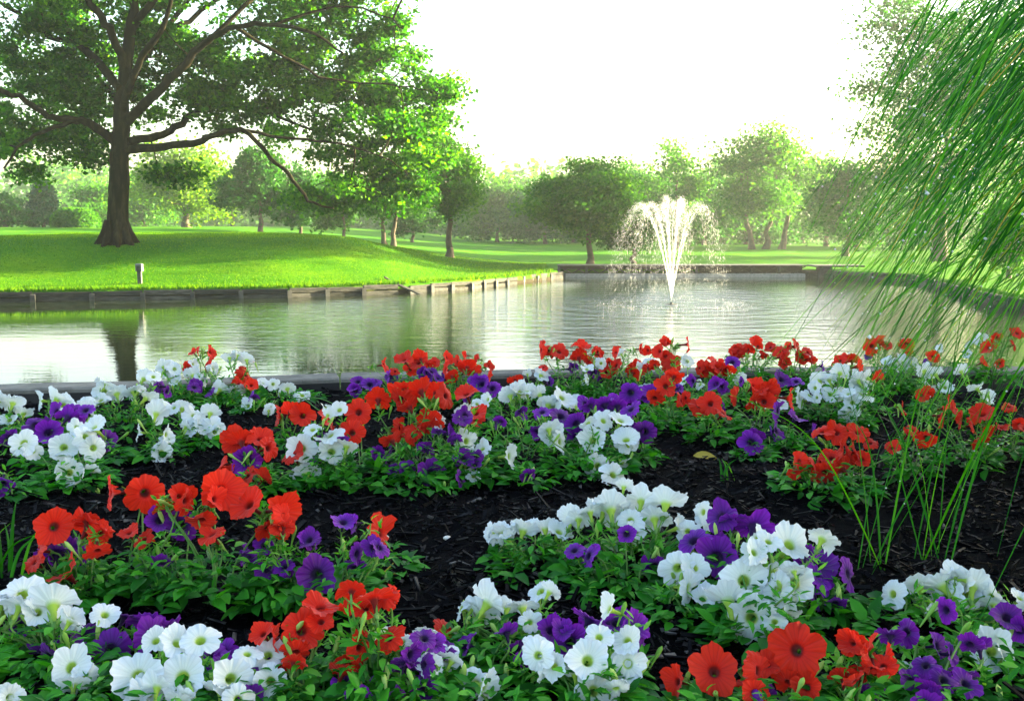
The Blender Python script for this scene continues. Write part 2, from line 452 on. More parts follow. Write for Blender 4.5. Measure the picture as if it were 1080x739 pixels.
# kerb between bed and pond
KP = [(-7.0, 4.02), (-4.2, 3.99), (-2.2, 4.02), (-1.55, 4.12), (-.72, 4.36), (.25, 4.50), (2.2, 4.56), (4.6, 4.62), (7.0, 4.66)]
def kerb_piece(pts, name, label):
    t_ = thing(name, label, 'kerb', (pts[0][0], pts[0][1], 0), 'kerb stones between the flower bed and the pond')
    b = MB(); P = [Vector((p[0], p[1], 0)) for p in pts]
    o = P[0].copy()
    prof = [(-.075, -.10), (-.075, .058), (-.066, .066), (.066, .066), (.075, .058), (.075, -.10)]
    rows = []
    for i, p in enumerate(P):
        a = (P[min(i + 1, len(P) - 1)] - P[max(i - 1, 0)]).normalized(); nrm = Vector((-a.y, a.x, 0))
        rows.append([tuple(p - o + nrm * u + Vector((0, 0, z + .0015 * random.uniform(-1, 1)))) for u, z in prof])
    k = len(prof)
    V = [v for r in rows for v in r]
    Fq = [(i * k + j, i * k + j + 1, (i + 1) * k + j + 1, (i + 1) * k + j) for i in range(len(P) - 1) for j in range(k - 1)]
    b.add(V, Fq); e = (len(P) - 1) * k
    b.add(V, [(0, 1, 4, 5), (e + 5, e + 4, e + 1, e)]); b.add(V, [(1, 2, 3, 4), (e + 4, e + 3, e + 2, e + 1)])
    b.build('coping', M['kerb'], t_)
    b = MB()       # black liner folded down over the bed side
    pr2 = [(-.079, .045), (-.084, -.02), (-.15, -.03)]
    V = []
    for i, p in enumerate(P):
        a = (P[min(i + 1, len(P) - 1)] - P[max(i - 1, 0)]).normalized(); nrm = Vector((-a.y, a.x, 0))
        V += [tuple(p - o + nrm * u + Vector((0, 0, z))) for u, z in pr2]
    b.add(V, [(i * 3 + j, i * 3 + j + 1, i * 3 + j + 4, i * 3 + j + 3) for i in range(len(P) - 1) for j in range(2)])
    b.build('liner', M['liner'], t_)
def lerp_path(p, n):
    out = []
    for i in range(len(p) - 1):
        for k in range(n): out.append((p[i][0] + (p[i + 1][0] - p[i][0]) * k / n, p[i][1] + (p[i + 1][1] - p[i][1]) * k / n))
    return out + [p[-1]]
kerb_piece(lerp_path(KP[:4] + [(-.78, 4.345)], 3), 'kerb_stone', 'grey concrete pond kerb curving behind the white petunias at the left')
kerb_piece(lerp_path([(-.765, 4.349), KP[5], KP[6]], 3), 'kerb_stone', 'straight grey concrete pond kerb behind the middle red petunias')
kerb_piece(lerp_path([(2.215, 4.5605), KP[7], KP[8]], 3), 'kerb_stone', 'pond kerb stone at the right, hidden behind red petunias and tall grass')
# masonry wall carrying the kerb down to the water
b = MB()
for i in range(len(KP) - 1):
    p, q = Vector((*KP[i], 0)), Vector((*KP[i + 1], 0)); d = (q - p); a = math.atan2(d.y, d.x); nrm = Vector((-d.y, d.x, 0)).normalized()
    b.box(tuple((p + q) / 2 + nrm * .06 + Vector((0, 0, -.80))), (d.length + .01 * (i % 2), .10 + .004 * (i % 2), 1.38), (0, 0, a))
tag(b.build('pond_wall', M['concrete']), 'grey concrete wall below the kerb holding back the flower bed', 'wall')

# ------------------------------------------------------------------ timber walls on the far shores
def timber_wall(pts, label, h=.31, courses=2, post_every=1.35, name='timber_wall', broken=None):
    t_ = thing(name, label, 'retaining wall', (pts[0][0], pts[0][1], WZ))
    o = Vector((pts[0][0], pts[0][1], WZ))
    ch = h / courses
    for i in range(len(pts) - 1):
        p, q = Vector((*pts[i], WZ)), Vector((*pts[i + 1], WZ)); d = q - p; L_ = d.length; n = max(1, round(L_ / post_every))
        a = math.atan2(d.y, d.x); nrm = Vector((-d.y, d.x, 0)).normalized(); u = d.normalized()
        for k in range(n):
            s0, s1 = L_ * k / n, L_ * (k + 1) / n
            for c in range(courses):
                b = MB(); mid = p + u * (s0 + s1) / 2 - o
                jz = random.uniform(-.02, .02); jr = random.uniform(-.012, .012)
                b.box(tuple(mid + Vector((0, 0, -.03 + ch * (c + .5) + jz)) - nrm * random.uniform(0, .03)), (s1 - s0 - .03, .10, ch - .018), Euler((0, jr, a)).to_matrix(), bevel=.012)
                b.build('board', M['wood'], t_)
            b = MB(); b.box(tuple(p + u * s0 - o + nrm * (-.085) + Vector((0, 0, .02))), (.13, .10, h + random.uniform(.05, .10)), Euler((random.uniform(-.04, .04), random.uniform(-.03, .03), a)).to_matrix(), bevel=.012)
            b.build('post', M['darkwood'], t_)
    return t_
timber_wall([(-30, 24), (-16, 26), (-11.7, 27.4), (-6.5, 28.6), (-3.5, 30.2)], 'weathered two-board timber wall edging the left bank below the big tree')
tw = timber_wall([(-3.2, 30.6), (-1.4, 32.6), (.15, 35.4)], 'timber wall with close posts along the grassy point of the left bank', .29, 2, .9)
timber_wall([(.35, 36.6), (2.0, 39.4), (1.9, 40.6)], 'short timber wall in the cove behind the grassy point', .32, 2, 1.0)
timber_wall([(11.9, 41.0), (14.9, 36.7), (13.2, 28.7), (12.2, 22)], 'grey timber wall along the right shore seen through the tall grass', .33, 2, 1.5)
for k, (px, py, L_, a, e, lb) in enumerate([(424, 303, 1.3, .5, .5, 'loose grey board leaning on the break in the timber wall'), (432, 306, 1.0, -.3, .35, 'fallen plank lying at the waterline by the broken timber wall')]):
    p = on_plane(px, py + 3, WZ); b = MB(); b.box((0, 0, .14), (L_, .12, .05), Euler((.3, e, a)).to_matrix(), bevel=.008)
    o = b.build('loose_board', M['wood']); o.location = (p.x, p.y - .25, WZ); tag(o, lb, 'board')

# low footbridge with criss-cross panels over the outflow
t_ = thing('footbridge', 'low dark footbridge with criss-cross panels along the far shore behind the fountain', 'footbridge', (1.9, 41.0, WZ))
o = Vector((1.9, 41, WZ)); LB = 10.2
b = MB(); b.box((LB / 2, 0, .47), (LB, 1.3, .05), bevel=.01); b.build('deck', M['darkwood'], t_)
b = MB(); b.box((LB / 2, -.30, .06), (LB - .1, .5, .16), bevel=.02); b.build('concrete_ledge', M['concrete'], t_)
b = MB(); b.box((LB / 2, .1, .285), (LB - .02, .1, .30)); b.build('back_board', M['wood'], t_)
npan = 9
for k in range(npan):
    x0, x1 = LB * k / npan, LB * (k + 1) / npan
    b = MB()
    for s_ in (-1, 1):
        for q in range(2):
            c0 = x0 + (q + .5) * (x1 - x0) / 2
            b.box((c0, -.42 - .025 * (s_ + 1), .295), (.60, .035, .04), Euler((0, s_ * .50, 0)).to_matrix())
    b.build('lattice_panel', M['wood'], t_)
    b = MB(); b.box((x0 + .03, -.45, .28), (.1, .12, .42), bevel=.01); b.build('post', M['darkwood'], t_)
t_ = thing('jetty', 'short dark jetty on a square pier at the right end of the footbridge', 'jetty', (12.15, 40.6, WZ))
b = MB(); b.box((1.1, -.2, .47), (2.0, 1.2, .07), bevel=.015); b.build('deck', M['darkwood'], t_)
b = MB(); b.box((.55, -.5, .15), (.5, .5, .56), bevel=.02); b.build('pier', M['darkwood'], t_)

# small utility post on the left bank
p = on_plane(148, 301, -.55)
p = Vector(((148 - 540) / FPX * 28.9, 28.9, 0)); p.z = gz1(p.x, p.y)
t_ = thing('utility_post', 'small dark post with a pale grey hood on the left bank below the tree', 'post', p)
b = MB(); b.box((0, 0, .24), (.11, .10, .58), bevel=.012); b.build('post', M['darkwood'], t_)
b = MB(); b.box((0, 0, .55), (.19, .18, .08), bevel=.025); b.box((-.078, 0, .44), (.03, .16, .15)); b.box((.078, 0, .44), (.03, .16, .15)); b.build('hood', M['metal_grey'], t_)

# ------------------------------------------------------------------ trees
def leaf_cloud(b, centers, radii, counts, size, mat=0, flat=.75, droop=0.0):
    """many small folded leaves spread round every clump centre"""
    C = np.repeat(centers, counts, 0); Rr = np.repeat(radii, counts)
    n = len(C)
    if n == 0: return
    off = rng.normal(0, .5, (n, 3)) * Rr[:, None]; off[:, 2] *= flat
    off[:, 2] -= droop * np.hypot(off[:, 0], off[:, 1])
    P = C + off
    s = size * rng.uniform(.6, 1.35, n)
    d = rng.normal(size=(n, 3)); d[:, 2] = d[:, 2] * .6 - .25; d /= np.linalg.norm(d, axis=1)[:, None]
    u = rng.normal(size=(n, 3)) + np.array([0, 0, .8]); e = np.cross(d, u); e /= np.linalg.norm(e, axis=1)[:, None] + 1e-9
    nn = np.cross(e, d)
    a_ = P - d * s[:, None] * .5; c_ = P + d * s[:, None] * .5
    m_ = P - d * s[:, None] * .06
    l_ = m_ + e * s[:, None] * .36 + nn * s[:, None] * .10; r_ = m_ - e * s[:, None] * .36 + nn * s[:, None] * .10
    V = np.stack([a_, l_, c_, r_], 1).reshape(-1, 3)
    k = np.arange(n) * 4
    # two triangles per leaf, folded along the midrib
    T = np.stack([np.stack([k, k + 2, k + 1], 1), np.stack([k, k + 3, k + 2], 1)], 1).reshape(-1, 3)
    clump = np.repeat(rng.random(len(centers)), counts)
    rn = np.clip(.55 * rng.random(n) + .45 * clump, 0, 1)
    b.add(V, T, mat, np.repeat(rn, 2))

def curve_pts(p, q, sag=.15, n=6, up=.3):
    p, q = np.array(p, float), np.array(q, float); L_ = np.linalg.norm(q - p)
    mid = (p + q) / 2 + np.array([0, 0, up * L_ * .4]) + rng.normal(0, sag * L_ * .4, 3)
    tt = np.linspace(0, 1, n)[:, None]
    return (1 - tt) ** 2 * p + 2 * tt * (1 - tt) * mid + tt ** 2 * q

def tree(name, label, x, y, H, crown, trunk_r, leaf, size, n_clump, per, clump_r, bark='bark_far', z=None, trunk_top=.62, lean=0.0, group=None, multi=None, cat='tree', shell=.45, droop=0., flat=.75):
    """crown: list of (dx, dy, zc, rx, ry, rz) ellipsoids relative to the base"""
    z0 = gz1(x, y) if z is None else z
    t_ = thing(name, label, cat, (x, y, z0), group)
    cen = []
    vol = np.array([c[3] * c[4] * c[5] for c in crown]); vol = vol / vol.sum()
    for c, v in zip(crown, vol):
        n = max(3, int(n_clump * v))
        d = rng.normal(size=(n, 3)); d /= np.linalg.norm(d, axis=1)[:, None]
        rr = (shell + (1 - shell) * rng.random(n)) ** .6
        rr *= rng.uniform(.82, 1.08, n)
        cen.append(np.array(c[:3]) + d * rr[:, None] * np.array(c[3:6]))
    cen = np.concatenate(cen)
    cen = cen[cen[:, 2] > .12 * H]
    b = MB()
    top = np.array([lean * H * .6, 0, H * trunk_top])
    stems = multi or [(0, 0, 0, 0)]
    spine = []
    for (bx_, by_, tx_, ty_) in stems:
        p0, p1 = np.array([bx_, by_, -.15]), top + np.array([tx_, ty_, 0])
        n = 9; tt = np.linspace(0, 1, n)
        P = p0 + (p1 - p0) * tt[:, None]; P[1:-1, :2] += rng.normal(0, trunk_r * .35, (n - 2, 2))
        r_ = trunk_r * (1 - .72 * tt); r_[0] *= 1.5; r_[1] *= 1.08
        b.tube(P, r_, 10, wob=.05)
        spine.append((P, r_))
    # limbs to groups of clumps, twigs from the limbs
    nl = max(5, min(16, n_clump // 8))
    pick = cen[rng.choice(len(cen), nl, replace=False)]
    limbs = []
    for q in pick:
        P, r_ = spine[rng.integers(len(spine))]
        i = int(np.clip(rng.integers(3, len(P)), 0, len(P) - 1))
        zt = np.clip(q[2] - .35 * np.hypot(q[0], q[1]), .3 * H * trunk_top, P[-1][2])
        i = int(np.argmin(abs(P[:, 2] - zt)))
        c = curve_pts(P[i], q * np.array([.92, .92, 1]), .18, 7)
        b.tube(c, np.linspace(r_[i] * .6, trunk_r * .08, 7), 6)
        limbs.append(c)
    LP = np.concatenate(limbs)
    for q in cen[rng.choice(len(cen), min(len(cen), 60), replace=False)]:
        i = int(np.argmin(np.linalg.norm(LP - q, axis=1)))
        b.tube(curve_pts(LP[i], q, .2, 4), np.linspace(trunk_r * .1, trunk_r * .035, 4), 4)
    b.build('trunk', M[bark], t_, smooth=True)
    b = MB()
    cnt = (per * rng.uniform(.5, 1.5, len(cen))).astype(int)
    leaf_cloud(b, cen, clump_r * rng.uniform(.7, 1.3, len(cen)), cnt, size, 0, flat, droop)
    b.build('crown', M[leaf], t_)
    return t_

def px_tree(px, base_y, top_y, wpx, d, name, label, leaf='leaf_mid', n=60, per=70, trunk=.2, low=.22, **kw):
    """a broad tree standing d metres away: the crown is three to five lobes round its axis"""
    x = (px - 540) / FPX * d * 1.0
    z0 = gz1(x, d)
    zt = CAM_H + (HORIZON - top_y) / FPX * d
    H = zt - z0; W = wpx / FPX * d / 2
    lo = low * H
    rz = (H - lo) / 2
    cr = [(0, 0, lo + rz * 1.0, W * .62, W * .62, rz * .9)]
    for k in range(8):
        a = k * .785 + random.uniform(-.6, .6); u = random.uniform(.1, .95); q = (1 - abs(u - .38) * 1.25) * random.uniform(.55, .85)
        cr.append((math.cos(a) * W * q, math.sin(a) * W * q, lo + 2 * rz * u, W * random.uniform(.26, .46), W * random.uniform(.26, .46), rz * random.uniform(.2, .36)))
    kw.setdefault('shell', .3)
    return tree(name, label, x, d, H, cr, trunk, leaf, kw.pop('size', .0037 * d), int(n * 1.15), int(per * 1.6), kw.pop('clump_r', max(.5, W * .26)), z=z0, **kw)

# --- the big tree on the left bank
BD = 34.0
bt = at(124, 256, BD); bt.z = gz1(bt.x, BD) - .02
big = thing('oak_tree', 'huge spreading tree with a thick dark trunk on the left lawn', 'tree', bt)
MPX = BD / FPX
limb_spec = {
 'trunk': [(124, 262, 20, 0), (124, 252, 16.5, 0), (124, 240, 14.5, 0), (125, 200, 13, 0), (126, 165, 12.5, 0), (128, 125, 10.5, 0), (132, 85, 8.5, .2), (136, 40, 7.5, .4), (143, 0, 5.5, .6), (150, -60, 4, .9), (160, -130, 2.2, 1)],
}
limbs = [
 [(120, 148, 6.5, 0), (95, 131, 5.5, -.6), (75, 126, 4.8, -1), (50, 122, 4, -1.4), (20, 103, 3.5, -1.8), (-10, 92, 3, -2.2), (-70, 70, 1.6, -2.6)],
 [(78, 127, 3.2, -1), (50, 138, 2.6, -1.3), (25, 150, 2, -1.6), (4, 178, 1.2, -1.8)],
 [(127, 95, 6.5, 0), (100, 62, 5.6, 1), (78, 44, 5, 1.6), (55, 40, 4, 2.2), (20, 15, 3, 2.8), (-30, -20, 1.6, 3.2)],
 [(131, 72, 6, .1), (120, 40, 5.2, -.5), (108, 18, 5, -.9), (90, -5, 4, -1.4), (62, -60, 2, -2)],
 [(134, 128, 7, 0), (160, 103, 6.4, -.8), (185, 78, 5.4, -1.4), (205, 55, 4.6, -1.8), (225, 38, 4, -2.2), (248, 29, 3.2, -2.6), (290, 26, 2.5, -2.8), (330, 36, 2, -3), (362, 56, 1.2, -3.2)],
 [(134, 150, 6, 0), (165, 144, 5.4, .8), (190, 130, 4.8, 1.3), (215, 113, 4, 1.7), (238, 110, 3.5, 2), (268, 115, 3, 2.3), (305, 128, 2.2, 2.6), (345, 142, 1.2, 2.8)],
 [(134, 158, 6, 0), (172, 155, 5.2, -1), (205, 151, 4.6, -1.8), (230, 142, 3.6, -2.4), (255, 137, 3, -2.8), (285, 165, 2.6, -3.1), (310, 190, 2.3, -3.3), (325, 211, 1.9, -3.4), (352, 220, 1, -3.5)],
 [(133, 95, 6, .2), (155, 56, 5, 1.2), (172, 38, 4.2, 1.8), (200, 20, 3.5, 2.4), (245, -12, 2.2, 3)],
 [(131, 115, 5.5, 0), (134, 95, 4.6, -1.6), (150, 60, 3.8, -3), (175, 20, 2.8, -4.2), (190, -40, 1.4, -5)],
 [(128, 120, 5.5, 0), (120, 100, 4.6, 1.8), (95, 75, 3.6, 3.4), (60, 60, 2.4, 4.6), (30, 40, 1.2, 5.4)],
 [(255, 137, 2.4, -2.8), (300, 145, 1.9, -2.4), (345, 150, 1.5, -2), (400, 165, 1.0, -1.8), (430, 185, .7, -1.6)],
 [(248, 29, 2.4, -2.6), (300, 60, 1.9, -2), (350, 85, 1.6, -1.5), (410, 90, 1.0, -1), (450, 95, .7, -1)],
 [(140, 30, 5, .5), (190, -40, 4, .2), (260, -110, 3, 0), (340, -170, 2, -.2), (420, -210, 1, -.4)],
 [(143, 0, 4.5, .6), (120, -80, 3.4, 1.4), (80, -160, 2.4, 2.4), (30, -210, 1.2, 3.4)],
 [(146, -30, 4, .7), (170, -110, 3, -1.4), (210, -190, 2, -3.4), (240, -240, 1, -4.6)],
 [(225, 38, 3, -2.2), (300, -30, 2.4, -1.6), (370, -80, 1.7, -1), (440, -120, 1, -.5)],
 [(78, 44, 4, 1.6), (30, -40, 3, 2), (-40, -120, 2, 2.6), (-100, -160, 1, 3)],
 [(155, 56, 4, 1.2), (230, -40, 3, 3.4), (300, -110, 2, 5), (350, -150, 1, 6)],
 [(290, 26, 2, -2.8), (340, 10, 1.6, -2.2), (395, 12, 1.1, -1.8), (425, 30, .7, -1.6)],
]
def smooth_path(pts, n=4):
    P = np.array(pts, float); out = []
    for i in range(len(P) - 1):
        p0, p1, p2, p3 = P[max(i - 1, 0)], P[i], P[i + 1], P[min(i + 2, len(P) - 1)]
        for k in range(n):
            t = k / n
            out.append(.5 * (2 * p1 + (p2 - p0) * t + (2 * p0 - 5 * p1 + 4 * p2 - p3) * t * t + (3 * p1 - p0 - 3 * p2 + p3) * t ** 3))
    out.append(P[-1]); return np.array(out)
def limb_world(spec):
    Q = smooth_path(spec, 4)
    P = np.array([tuple(at(q[0], q[1], BD + q[3]) - bt) for q in Q]); r_ = np.abs(Q[:, 2]) * MPX * .76
    P[2:-1] += rng.normal(0, .03, P[2:-1].shape)
    return P, r_
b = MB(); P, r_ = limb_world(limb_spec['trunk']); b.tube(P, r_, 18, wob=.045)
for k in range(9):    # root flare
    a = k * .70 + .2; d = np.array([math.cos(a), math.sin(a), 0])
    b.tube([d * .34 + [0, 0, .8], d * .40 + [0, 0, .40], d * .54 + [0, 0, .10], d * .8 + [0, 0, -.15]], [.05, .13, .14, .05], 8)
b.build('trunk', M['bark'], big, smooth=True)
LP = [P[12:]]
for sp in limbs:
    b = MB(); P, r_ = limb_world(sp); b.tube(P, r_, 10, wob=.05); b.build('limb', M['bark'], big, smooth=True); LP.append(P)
LP = np.concatenate(LP)
blobs = [  # px, py, rx, ry, clumps, depth spread
 (40, 55, 85, 40, 70, 3.5), (45, 105, 62, 30, 42, 3.2), (14, 150, 26, 40, 22, 2.0), (95, 158, 20, 24, 14, 1.5), (55, 138, 40, 10, 12, 1.8), (60, 10, 110, 30, 55, 4),
 (185, 15, 75, 38, 44, 4), (215, 70, 55, 35, 26, 3.5), (300, 18, 85, 30, 46, 3.5), (385, 22, 45, 26, 20, 2.5), (330, 60, 45, 22, 18, 2.5),
 (275, 88, 50, 28, 28, 3), (345, 98, 62, 26, 36, 3), (405, 72, 40, 22, 14, 2.2), (430, 95, 48, 22, 24, 2.2), (400, 130, 66, 24, 34, 2.6), (430, 165, 46, 24, 24, 2),
 (390, 160, 60, 22, 24, 2.4), (400, 195, 46, 16, 18, 1.8), (350, 206, 44, 11, 13, 1.6), (435, 205, 22, 16, 8, 1.4), (300, 130, 34, 12, 10, 2), (183, 180, 24, 16, 9, 1.4),
 (400, -15, 55, 22, 20, 2.5), (195, 110, 40, 20, 14, 3), (160, 60, 30, 40, 14, 4.5), (110, 75, 40, 30, 14, 4.5), (240, 120, 30, 14, 8, 2.5),
]
cen = []
for (px, py, rx, ry, n, dp) in blobs:
    for k in range(int(n * .66)):
        a, q = random.uniform(0, 6.283), random.random() ** .5
        cen.append(tuple(at(px + rx * q * math.cos(a), py + ry * q * math.sin(a), BD + .9 + random.gauss(0, dp * .7)) - bt))
# the upper crown, above the frame
for k in range(420):
    d = rng.normal(size=3); d /= np.linalg.norm(d); q = random.random() ** .4
    c = np.array([3.2, 0, 10.0]) + d * q * np.array([11.5, 9.0, 6.3])
    zl = (at(0, -12, BD + c[1]) - bt).z
    if c[2] > zl: cen.append(tuple(c))
cen = np.array(cen)
for k, q in enumerate(cen):      # the lower limbs stand clear of the leaves in front of them
    if q[1] < .6:
        dd = np.hypot(LP[:, 0] - q[0], LP[:, 2] - q[2]).min()
        if dd < .75 and q[2] < 8: cen[k, 1] = abs(q[1]) + .9
b = MB(); SK = LP.copy()
order = np.argsort([np.linalg.norm(LP - q, axis=1).min() for q in cen])
for q in cen[order]:        # nearest first: later twigs fork from earlier ones
    dd = np.linalg.norm(SK - q, axis=1); i = int(np.argmin(dd)); L_ = dd[i]
    if L_ < .15: continue
    c = curve_pts(SK[i], q, .22, 6, .12)
    b.tube(c, np.linspace(min(.045, .010 + .016 * L_), .006, 6), 4, cap=False)
    SK = np.vstack([SK, c[2:]])
tag(b.build('twig', M['bark'], big, smooth=True), kind='stuff')
b = MB()
cnt = np.array([int(random.uniform(90, 270)) for _ in cen]); cnt[sum(int(q[4] * .66) for q in blobs):] = 90
leaf_cloud(b, cen, rng.uniform(.40, .85, len(cen)), cnt, .18, 0, .55, .12)
b.build('crown', M['oak_leaf'], big)

# --- trees beyond the left lawn
G1 = 'trees beyond the lawn'
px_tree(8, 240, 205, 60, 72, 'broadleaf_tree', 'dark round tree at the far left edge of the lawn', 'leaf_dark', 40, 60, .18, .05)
def conifer(px, base_y, top_y, wpx, d, label):
    x = (px - 540) / FPX * d; z0 = gz1(x, d); H = CAM_H + (HORIZON - top_y) / FPX * d - z0; W = wpx / FPX * d / 2
    t_ = thing('conifer_tree', label, 'tree', (x, d, z0))
    b = MB(); b.tube([(0, 0, -.1), (0, 0, H * .5), (0, 0, H * .96)], [.14, .09, .02], 8); b.build('trunk', M['bark_far'], t_)
    b = MB(); c = []
    for k in range(90):
        u = random.random() ** .8; rr = W * (1 - u) * random.uniform(.5, 1.1) + .1; a = random.uniform(0, 6.283)
        c.append((math.cos(a) * rr, math.sin(a) * rr, H * (.06 + .92 * u)))
    c = np.array(c)
    leaf_cloud(b, c, np.full(len(c), .5), np.full(len(c), 70), .28, 0, .6, .4); b.build('crown', M['leaf_conifer'], t_)
conifer(50, 240, 193, 36, 74, 'pointed dark conifer at the far left of the lawn')
def hedge(px, top_y, wpx, d, label):
    x = (px - 540) / FPX * d; z0 = gz1(x, d); H = CAM_H + (HORIZON - top_y) / FPX * d - z0; W = wpx / FPX * d / 2
    t_ = thing('clipped_bush', label, 'bush', (x, d, z0))
    b = MB()
    n = 6000; u = rng.normal(size=(n, 3)); u[:, 2] = abs(u[:, 2]); u /= np.linalg.norm(u, axis=1)[:, None]
    P = np.sign(u) * np.abs(u) ** .7 * np.array([W, W, H * .95]) * rng.uniform(.86, 1.02, n)[:, None]
    leaf_cloud(b, P, np.full(n, .08), np.full(n, 1), .22); b.build('foliage', M['leaf_mid'], t_)
    b = MB(); b.tube([(0, 0, -.1), (0, 0, H * .4), (.1, 0, H * .8)], [.12, .09, .04], 8); b.build('trunk', M['bark_far'], t_)
hedge(84, 219, 44, 68, 'low round clipped bush left of the big trunk')
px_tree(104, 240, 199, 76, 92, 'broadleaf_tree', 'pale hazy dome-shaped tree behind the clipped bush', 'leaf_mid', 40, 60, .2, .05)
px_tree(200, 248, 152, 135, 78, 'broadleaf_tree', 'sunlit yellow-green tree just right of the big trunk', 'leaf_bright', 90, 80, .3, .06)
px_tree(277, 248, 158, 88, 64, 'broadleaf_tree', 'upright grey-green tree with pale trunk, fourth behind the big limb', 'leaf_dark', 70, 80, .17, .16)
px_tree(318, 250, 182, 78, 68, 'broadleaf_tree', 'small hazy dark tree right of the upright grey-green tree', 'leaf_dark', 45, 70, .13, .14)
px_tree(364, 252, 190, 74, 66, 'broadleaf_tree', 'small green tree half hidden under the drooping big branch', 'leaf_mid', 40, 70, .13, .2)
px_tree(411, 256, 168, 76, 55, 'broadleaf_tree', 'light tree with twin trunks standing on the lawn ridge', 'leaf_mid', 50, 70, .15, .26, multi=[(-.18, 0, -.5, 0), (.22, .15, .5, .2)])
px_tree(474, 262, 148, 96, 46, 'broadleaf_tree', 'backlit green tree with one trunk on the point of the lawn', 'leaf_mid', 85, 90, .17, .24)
px_tree(436, 255, 205, 60, 82, 'broadleaf_tree', 'low hazy tree behind the twin-trunk tree', 'leaf_dark', 36, 60, .15, .1)
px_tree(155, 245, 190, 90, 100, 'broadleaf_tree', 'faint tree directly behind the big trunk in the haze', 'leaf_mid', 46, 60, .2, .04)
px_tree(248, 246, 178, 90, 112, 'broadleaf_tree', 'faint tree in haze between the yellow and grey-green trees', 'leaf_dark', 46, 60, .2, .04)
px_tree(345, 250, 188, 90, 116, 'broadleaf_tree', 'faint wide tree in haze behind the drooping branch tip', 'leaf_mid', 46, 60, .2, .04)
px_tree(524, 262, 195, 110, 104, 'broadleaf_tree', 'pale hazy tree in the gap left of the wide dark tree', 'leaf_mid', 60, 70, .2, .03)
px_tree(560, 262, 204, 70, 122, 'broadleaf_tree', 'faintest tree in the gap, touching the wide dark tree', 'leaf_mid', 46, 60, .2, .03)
# --- trees behind the fountain
px_tree(622, 279, 162, 134, 46, 'broadleaf_tree', 'wide dark layered tree left of the fountain', 'leaf_mid', 150, 110, .16, .20, trunk_top=.7, flat=.45)
px_tree(668, 279, 232, 56, 47, 'broadleaf_tree', 'small low tree with short trunk behind the fountain spray', 'leaf_dark', 34, 70, .14, .32)
px_tree(668, 262, 176, 130, 84, 'broadleaf_tree', 'dense dark tree behind the left half of the fountain', 'leaf_dark', 70, 80, .25, .06)
px_tree(712, 262, 150, 90, 80, 'broadleaf_tree', 'open lacy tree showing sky, straight behind the fountain', 'leaf_mid', 34, 50, .22, .2, clump_r=.9)
px_tree(742, 262, 192, 150, 92, 'broadleaf_tree', 'low dark tree mass behind the right half of the fountain', 'leaf_dark', 60, 80, .2, .02)
px_tree(800, 262, 138, 140, 76, 'broadleaf_tree', 'tall pale sunlit tree right of the fountain with several trunks', 'leaf_mid', 90, 90, .22, .16, multi=[(-.6, 0, -1.6, 0), (.5, .3, 1.2, .3), (1.6, -.2, 2.6, 0)])
for px, ty, wp, d, lf, lb in [(500, 205, 110, 126, 'leaf_dark', 'faint low tree in haze behind the point of the lawn'), (575, 190, 120, 100, 'leaf_dark', 'hazy tree showing left of the wide tree crown'), (650, 186, 130, 118, 'leaf_mid', 'hazy tall tree between the wide tree and the lacy tree'),
        (760, 182, 140, 120, 'leaf_mid', 'hazy tree filling the gap right of the fountain'), (815, 190, 150, 104, 'leaf_dark', 'dark undergrowth tree below the tall pale tree'), (900, 200, 150, 84, 'leaf_dark', 'dark low tree behind the grass tips at the right shore'), (980, 205, 150, 80, 'leaf_dark', 'dark low tree deeper behind the tall grass')]:
    px_tree(px, 262, ty, wp, d, 'broadleaf_tree', lb, lf, 70, 70, .2, .0)
px_tree(605, 262, 200, 120, 108, 'broadleaf_tree', 'hazy tree low behind the wide tree left of the fountain', 'leaf_mid', 60, 80, .2, .0)
px_tree(700, 262, 206, 130, 112, 'broadleaf_tree', 'hazy low tree filling the gap under the lacy tree', 'leaf_dark', 60, 80, .2, .0)
px_tree(845, 262, 196, 120, 110, 'broadleaf_tree', 'hazy low tree between the tall pale tree and the grass tips', 'leaf_dark', 60, 80, .2, .0)
px_tree(870, 262, 166, 100, 88, 'broadleaf_tree', 'pale tree behind the left fringe of the tall grass', 'leaf_mid', 46, 70, .2, .1)
px_tree(785, 262, 208, 150, 100, 'broadleaf_tree', 'low dark tree in shade under the tall pale tree', 'leaf_dark', 46, 70, .2, .02)
px_tree(990, 275, 14, 330, 50, 'broadleaf_tree', 'tall dark tree behind the tall grass at the right', 'leaf_dark', 230, 80, .34, .10, size=.20, clump_r=1.15)
px_tree(1075, 275, 60, 200, 64, 'broadleaf_tree', 'green tree behind the densest tall grass at the right edge', 'leaf_mid', 90, 80, .3, .1)
px_tree(890, 270, 160, 100, 62, 'broadleaf_tree', 'bluish green tree low behind the left tips of the tall grass', 'leaf_dark', 60, 80, .2, .1)
px_tree(1062, 305, 215, 80, 33, 'broad_bush', 'rounded green bush on the right shore behind the tall grass', 'leaf_mid', 60, 90, .09, .0, cat='bush')
